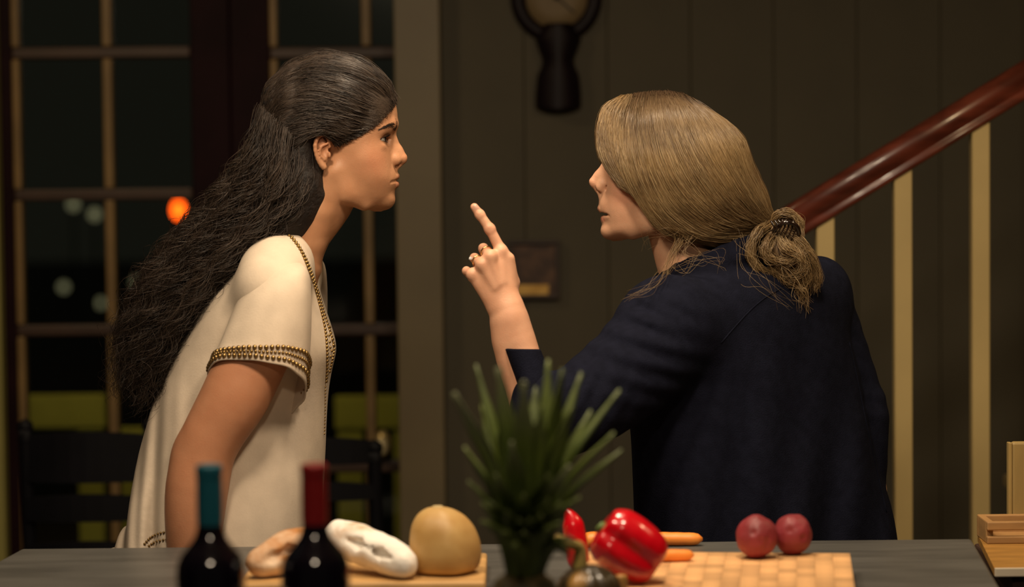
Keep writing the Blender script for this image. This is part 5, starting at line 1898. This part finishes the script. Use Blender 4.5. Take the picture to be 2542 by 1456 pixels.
# near arm: shoulder, upper arm, bent elbow, forearm to the turned cuff
jv.ell(W(1660, 810, -.135), (.085, .075, .085), 0.05)
jv.chain([W(1650, 830, -.145), W(1570, 915, -.19), W(1480, 985, -.225), W(1400, 1030, -.24), W(1352, 1045, -.24)], [.072, .068, .061, .054, .050], 0.03, sub=2)
jv.chain([W(1352, 1045, -.24), W(1340, 1000, -.234), W(1332, 968, -.228)], [.048, .036, .028], 0.02, sub=2)
def wrinkle(px, py, Y, rad, dirv, freq, amp):
    c = W(px, py, Y); d = np.array(dirv, float); d /= np.linalg.norm(d)
    sl_, X, Y_, Z = jv.region(c - rad * 2, c + rad * 2)
    x = X - c[0]; y = Y_ - c[1]; z = Z - c[2]
    u = x * d[0] + z * d[2]
    v_ = -x * d[2] + z * d[0]
    m_ = np.exp(-(x * x + y * y + z * z) / (rad * rad * 0.5))
    jv.F[sl_] += (amp * m_ * np.sin(u * freq + 9 * v_ + 14 * u * v_ * 4)).astype(np.float32)
wrinkle(1600, 880, -.22, .11, (0.35, 0, 1), 190, .0045)
wrinkle(1450, 990, -.26, .09, (1, 0, -.6), 210, .0035)
wrinkle(1640, 800, -.20, .06, (0.6, 0, 1), 240, .003)
# far arm behind the back
jv.ell(W(2030, 735, .12), (.06, .07, .07), 0.04)
jv.chain([W(2040, 760, .13), W(2085, 880, .13), W(2122, 985, .12), W(2140, 1035, .11), W(2146, 1110, .10), W(2152, 1190, .10)], [.052, .048, .045, .043, .037, .032], 0.012, sub=2)
jv.ball(W(2172, 985, .11), .012, 0.012); jv.ball(W(2178, 1040, .11), .012, 0.012)
wrinkle(2140, 1010, .09, .06, (0.3, 0, 1), 170, .0025)
# collar standing round the neck
ph = np.linspace(0, 2 * np.pi, 19)
cc_ = W(1765, 655, .0)
rg = [cc_ + np.array([0.082 * math.cos(p), 0.075 * math.sin(p), 0.030 * math.cos(p)]) for p in ph]
jv.chain(rg, [0.014] * 19, 0.012)
rg = [cc_ + np.array([0.076 * math.cos(p), 0.069 * math.sin(p), 0.030 * math.cos(p) + .020]) for p in ph]
jv.chain(rg, [0.008] * 19, 0.008)
# seam of the back yoke
C = catmull(np.array([W(1935, 722, -.17), W(1880, 760, -.2), W(1830, 800, -.215), W(1780, 850, -.22)]), 10)
Vj, Qj = jv.mesh(1)
Qj = Qj[Vj[Qj][:, :, 2].mean(1) > Vj[:, 2].min() + 0.012]
jk = obj('jacket', mesh_np('jacket', Vj, Qj), M_navy, pr_, label='navy wool jacket')
bvJ = surf_bvh(jk.data)


def on_mesh(bv, px, py):
    p = W(px, py, -.2); d = p - CAM; d /= np.linalg.norm(d)
    h_ = bv.ray_cast(Vector(CAM), Vector(d))
    return (np.array(h_[0]), np.array(h_[1])) if h_[0] is not None else (None, None)


for ln_ in ([(1938, 716), (1900, 738), (1862, 770), (1825, 810), (1790, 850)], [(2108, 850), (2130, 950), (2150, 1050), (2175, 1160), (2200, 1270)]):
    P = []
    for q in catmull(np.array([(a, b, 0) for a, b in ln_], float), 30):
        p, n = on_mesh(bvJ, q[0], q[1])
        if p is not None: P.append(p + n * 0.0004)
    if len(P) > 5:
        P = np.array(P)
        P = np.concatenate([P[:1], (P[:-2] + P[1:-1] + P[2:]) / 3, P[-1:]])
        obj('seam', tube_mesh('seam', P, 0.0011, 6), M_navy, jk)
# turned-back cuff: open flared band
cu = [ring4(W(1340, 868, -.212), W(1296, 866, -.252), W(1254, 866, -.214), W(1296, 872, -.165), 48),
      ring4(W(1349, 890, -.214), W(1302, 890, -.256), W(1264, 893, -.218), W(1300, 892, -.168), 48),
      ring4(W(1364, 925, -.218), W(1314, 930, -.262), W(1280, 935, -.225), W(1312, 925, -.172), 48),
      ring4(W(1380, 960, -.222), W(1324, 968, -.268), W(1292, 975, -.230), W(1322, 962, -.178), 48)]
cu = np.array(cu)
cu = np.moveaxis(catmull(np.moveaxis(cu, 0, 1), 16), 1, 0)
solidify(obj('cuff', grid_mesh('cuff', cu), M_navy, jk), 0.003)
# small pale button at the far cuff
bp_ = W(2194, 1192, .09)
bm = bmesh.new(); bmesh.ops.create_uvsphere(bm, u_segments=12, v_segments=8, radius=0.0045)
bm.transform(Matrix.Translation(Vector(bp_)) @ Matrix.Diagonal((0.5, 1, 1.4, 1)))
obj('cuff_button', bm, mat('button_pearl', (0.6, 0.5, 0.4, 1), 0.3, var=.05), jk)
M_trR = mat('charcoal_trousers', (0.015, 0.015, 0.018, 1), 0.85, var=.1)
vt_ = Vol((hipR[0] - .27, -.25, 0.03), (hipR[0] + .3, .3, 0.95), 0.008)
vt_.ell(hipR, (.16, .14, .13), 0.03)
for s in (-1, 1):
    vt_.chain([hipR + np.array([s * .07, s * .05, -.03]), np.array([hipR[0] + s * .07, .03 + s * .06, 0.47]), np.array([hipR[0] + .05 + s * .08, .03 + s * .06, 0.10])], [.095, .075, .065], 0.03, sub=3)
Vx, Qx = vt_.mesh(1)
obj('trousers', mesh_np('trousers', Vx, Qx), M_trR, pr_)

# ------------------------------------------------------------------ fair hair, straight, gathered in a clipped bun
hv = Vol(W(1460, 760) + np.array([0, -.14, 0]), W(2060, 220) + np.array([0, .14, 0]), 0.004)
hv.ell(W(1655, 384), (152 * S, 0.088, 142 * S), 0.02)
hv.ell(W(1725, 415), (130 * S, 0.084, 124 * S), 0.03, rot=-0.7)
hv.chain([W(1760, 420), W(1830, 500), W(1900, 558)], [.078, .050, .018], 0.03)
hv.chain([W(1690, 520, -.03), W(1780, 560, -.03), W(1880, 570, -.01)], [.040, .032, .016], 0.03)
hv.chain([W(1690, 520, .03), W(1780, 560, .03), W(1880, 570, .01)], [.040, .032, .016], 0.03)
def face_R(X, Y, Z):
    p = W(1500, 300); q = W(1650, 560)
    d = q - p; n = np.array([-d[2], 0, d[0]]); n /= np.linalg.norm(n)
    if n[0] > 0: n = -n
    return -((X - p[0]) * n[0] + (Z - p[2]) * n[2]) - 0.004
hv.add(lambda X, Y, Z: face_R(X, Y, Z) + 0 * X + 0 * Y, W(1450, 720) + np.array([0, -.2, 0]), W(1700, 200) + np.array([0, .2, 0]), 0.006, neg=True)
Vh, Qh = hv.mesh(2)
M_hairbaseR = mat('fair_hair_base', (0.10, 0.058, 0.024, 1), 0.5, var=0.3, vscale=40, stretch=(3, 3, 0.6), bump=0.4, bscale=120)
hairR = obj('hair', mesh_np('hair', Vh, Qh), M_hairbaseR, pr_, label='straight fair hair gathered into a low clipped bun')
GR = [  # bang to back, px, py, lateral (near side negative)
    [(1535, 246, -.005), (1498, 268, -.022), (1481, 330, -.036), (1490, 392, -.052), (1532, 458, -.070), (1590, 494, -.082), (1612, 497, -.086)],
    [(1545, 243, -.006), (1512, 280, -.034), (1506, 345, -.056), (1520, 405, -.072), (1556, 462, -.084), (1602, 492, -.089), (1640, 505, -.090)],
    [(1565, 240, -.006), (1540, 290, -.048), (1535, 360, -.074), (1550, 430, -.088), (1584, 505, -.090), (1640, 575, -.082), (1770, 606, -.060)],
    [(1590, 236, -.006), (1575, 300, -.060), (1578, 375, -.088), (1598, 450, -.098), (1640, 525, -.098), (1730, 586, -.085), (1875, 592, -.035)],
    [(1625, 233, -.006), (1622, 300, -.066), (1640, 380, -.094), (1672, 455, -.104), (1730, 520, -.098), (1810, 562, -.070), (1905, 566, -.022)],
    [(1660, 233, -.006), (1680, 300, -.066), (1710, 380, -.094), (1750, 450, -.100), (1800, 510, -.086), (1860, 548, -.055), (1915, 560, -.016)],
    [(1693, 238, -.005), (1738, 300, -.052), (1778, 375, -.074), (1820, 445, -.076), (1860, 505, -.060), (1895, 545, -.036), (1922, 560, -.010)],
    [(1722, 250, 0), (1775, 288, -.020), (1826, 360, -.030), (1868, 430, -.030), (1900, 490, -.022), (1916, 535, -.014), (1930, 560, -.004)]]
strs, roots = [], []
bvHr = surf_bvh(hairR.data)
for sgn, N in ((-1, 5200), (1, 1500)):
    G = np.array([[lat(W(a, b), c if sgn < 0 else -c) for a, b, c in [(g[0][0], g[0][1] + 6, .018)] + g] for g in GR])
    P = guides_to_strands(G, N, 22, np.array([.0015, .0020, .0015]))
    A, B = perp_frame(P)
    k = rng.integers(0, 120, N)
    ph = (rng.random(120) * 6.28)[k] + rng.normal(size=N) * .3
    tt = np.linspace(0, 1, 22)[None]
    wv = ((0.0012 + .0022 * rng.random(120))[k][:, None] * tt * np.sin(6.28 * (0.6 + rng.random(120))[k][:, None] * tt + ph[:, None]))[..., None]
    P = P + A * wv
    lift = rng.random((len(P), 1, 1)) * 0.004
    strs.append(push_out(P, bvHr, 0.0012) + lift * np.array([0, -1.0 if sgn < 0 else 1.0, 0.35]))
P = np.concatenate(strs)
mesh_h = strand_mesh('hair_lengths', P, 0.00042)
tt = np.linspace(0, 1, 22)
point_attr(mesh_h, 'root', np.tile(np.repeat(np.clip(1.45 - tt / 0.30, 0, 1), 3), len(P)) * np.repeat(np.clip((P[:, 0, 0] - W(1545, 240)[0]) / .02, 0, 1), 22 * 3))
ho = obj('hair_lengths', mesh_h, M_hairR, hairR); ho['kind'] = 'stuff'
shade_attr(mesh_h, len(P), 22)
# bun: looped strands round a soft core
bc = W(1938, 632, -.03)
bv_ = Vol(bc - .1, bc + .1, 0.0035)
bv_.ell(W(1902, 612, -.035), (40 * S, .034, 44 * S), 0.012)
bv_.ell(W(1955, 630, -.035), (52 * S, .038, 46 * S), 0.012)
bv_.ell(W(1952, 558, -.03), (30 * S, .024, 24 * S), 0.012)
bv_.ell(W(1985, 670, -.03), (36 * S, .026, 40 * S), 0.015)
Vb2, Qb2 = bv_.mesh(2)
bun = obj('bun', mesh_np('bun', Vb2, Qb2), M_hairbaseR, hairR)
loops = []


def arc_strands(pts, N, jit, n=20, wave=0.0015):
    P0 = np.array([W(a, b, c) for a, b, c in pts])
    P = P0[None] + rng.normal(size=(N, len(P0), 3)) * jit
    P = catmull(P, n)
    A, B = perp_frame(P)
    ph = rng.random(N)[:, None] * 6.28; fr = (0.8 + rng.random(N))[:, None]
    return P + A * (wave * np.sin(6.28 * fr * np.linspace(0, 1, n)[None] + ph))[..., None]


J = np.array([.004, .005, .004])
loops.append(arc_strands([(1915, 555, -.03), (1880, 580, -.07), (1862, 625, -.075), (1878, 665, -.07), (1915, 685, -.06)], 340, J))
loops.append(arc_strands([(1925, 575, -.05), (1900, 610, -.075), (1910, 640, -.078), (1950, 650, -.076), (1995, 625, -.07)], 320, J))
loops.append(arc_strands([(1930, 580, -.055), (1950, 615, -.076), (1985, 640, -.075), (1990, 670, -.07), (1955, 690, -.065), (1915, 665, -.07)], 340, J))
loops.append(arc_strands([(1940, 575, -.05), (1985, 600, -.065), (2018, 645, -.06), (2030, 690, -.05), (2025, 715, -.045)], 260, J))
loops.append(arc_strands([(1918, 565, -.03), (1928, 535, -.045), (1955, 528, -.05), (1982, 548, -.048), (1985, 580, -.05), (1975, 610, -.06)], 300, J * .8))
loops.append(arc_strands([(1960, 600, -.06), (1985, 640, -.07), (2000, 690, -.06), (1985, 720, -.05)], 160, J * 1.5))
lo_ = arc_strands([(1930, 640, -.07), (1960, 690, -.07), (1990, 720, -.06), (1995, 760, -.06)], 60, J * 2.0, wave=.0015)
loops.append(lo_)
P = np.concatenate(loops)
bo = obj('bun_strands', strand_mesh('bun_strands', P, 0.00044), M_hairR, hairR); bo['kind'] = 'stuff'
shade_attr(bo.data, len(P), P.shape[1])
point_attr(bo.data, 'root', np.zeros(len(bo.data.vertices)))
# loose wisps at the neck and collar
wis = [arc_strands([(1690, 590, -.09), (1666, 640, -.13), (1636, 690, -.19), (1600, 722, -.21), (1555, 740, -.20)], 12, np.array([.005, .004, .005]), 24, .002),
       arc_strands([(1690, 590, -.085), (1668, 640, -.09), (1650, 690, -.09), (1640, 720, -.085)], 18, np.array([.004, .004, .004]), 24, .002),
       arc_strands([(1720, 570, -.09), (1700, 610, -.105), (1722, 640, -.12), (1770, 640, -.125), (1790, 660, -.13)], 9, np.array([.008, .004, .008]), 26, .002),
       arc_strands([(1830, 590, -.07), (1850, 640, -.10), (1900, 700, -.12), (1960, 760, -.12)], 8, np.array([.010, .004, .010]), 26, .003),
       arc_strands([(1690, 560, -.09), (1660, 590, -.095), (1620, 585, -.085), (1600, 610, -.075)], 6, np.array([.008, .004, .008]), 24, .002),
       arc_strands([(1740, 640, -.12), (1690, 670, -.115), (1670, 650, -.10), (1700, 615, -.10)], 7, np.array([.007, .004, .007]), 26, .002)]
nmin = 24
wm = strand_mesh('loose_wisps', np.concatenate([catmull(w_, 24) for w_ in wis]), 0.00024)
point_attr(wm, 'root', np.zeros(len(wm.vertices)))
wo = obj('loose_wisps', wm, M_hairR, hairR); wo['kind'] = 'stuff'
shade_attr(wm, len(wm.vertices) // 72, 24)
# claw clip
clip = obj('claw_clip', tube_mesh('claw_clip', catmull(np.array([W(1918, 575, -.055), W(1938, 556, -.075), W(1958, 552, -.08), W(1978, 562, -.075), W(1984, 585, -.066)]), 16), [0.004] * 16, 8), mat('tortoiseshell', (0.012, 0.006, 0.004, 1), 0.18, var=.4, vscale=90, coat=.6), hairR)
for q in range(7):
    a = W(1922 + q * 9, 566 - 7 * math.sin(q / 6 * 3.14), -.076)
    b = W(1914 + q * 9, 548 - 3 * math.sin(q / 6 * 3.14), -.072)
    c = W(1908 + q * 9, 575 + 4 * q, -.070)
    obj('tooth', tube_mesh('tooth', catmull(np.array([b, a, c]), 8), np.linspace(.0022, .0011, 8), 6), clip.data.materials[0], clip)
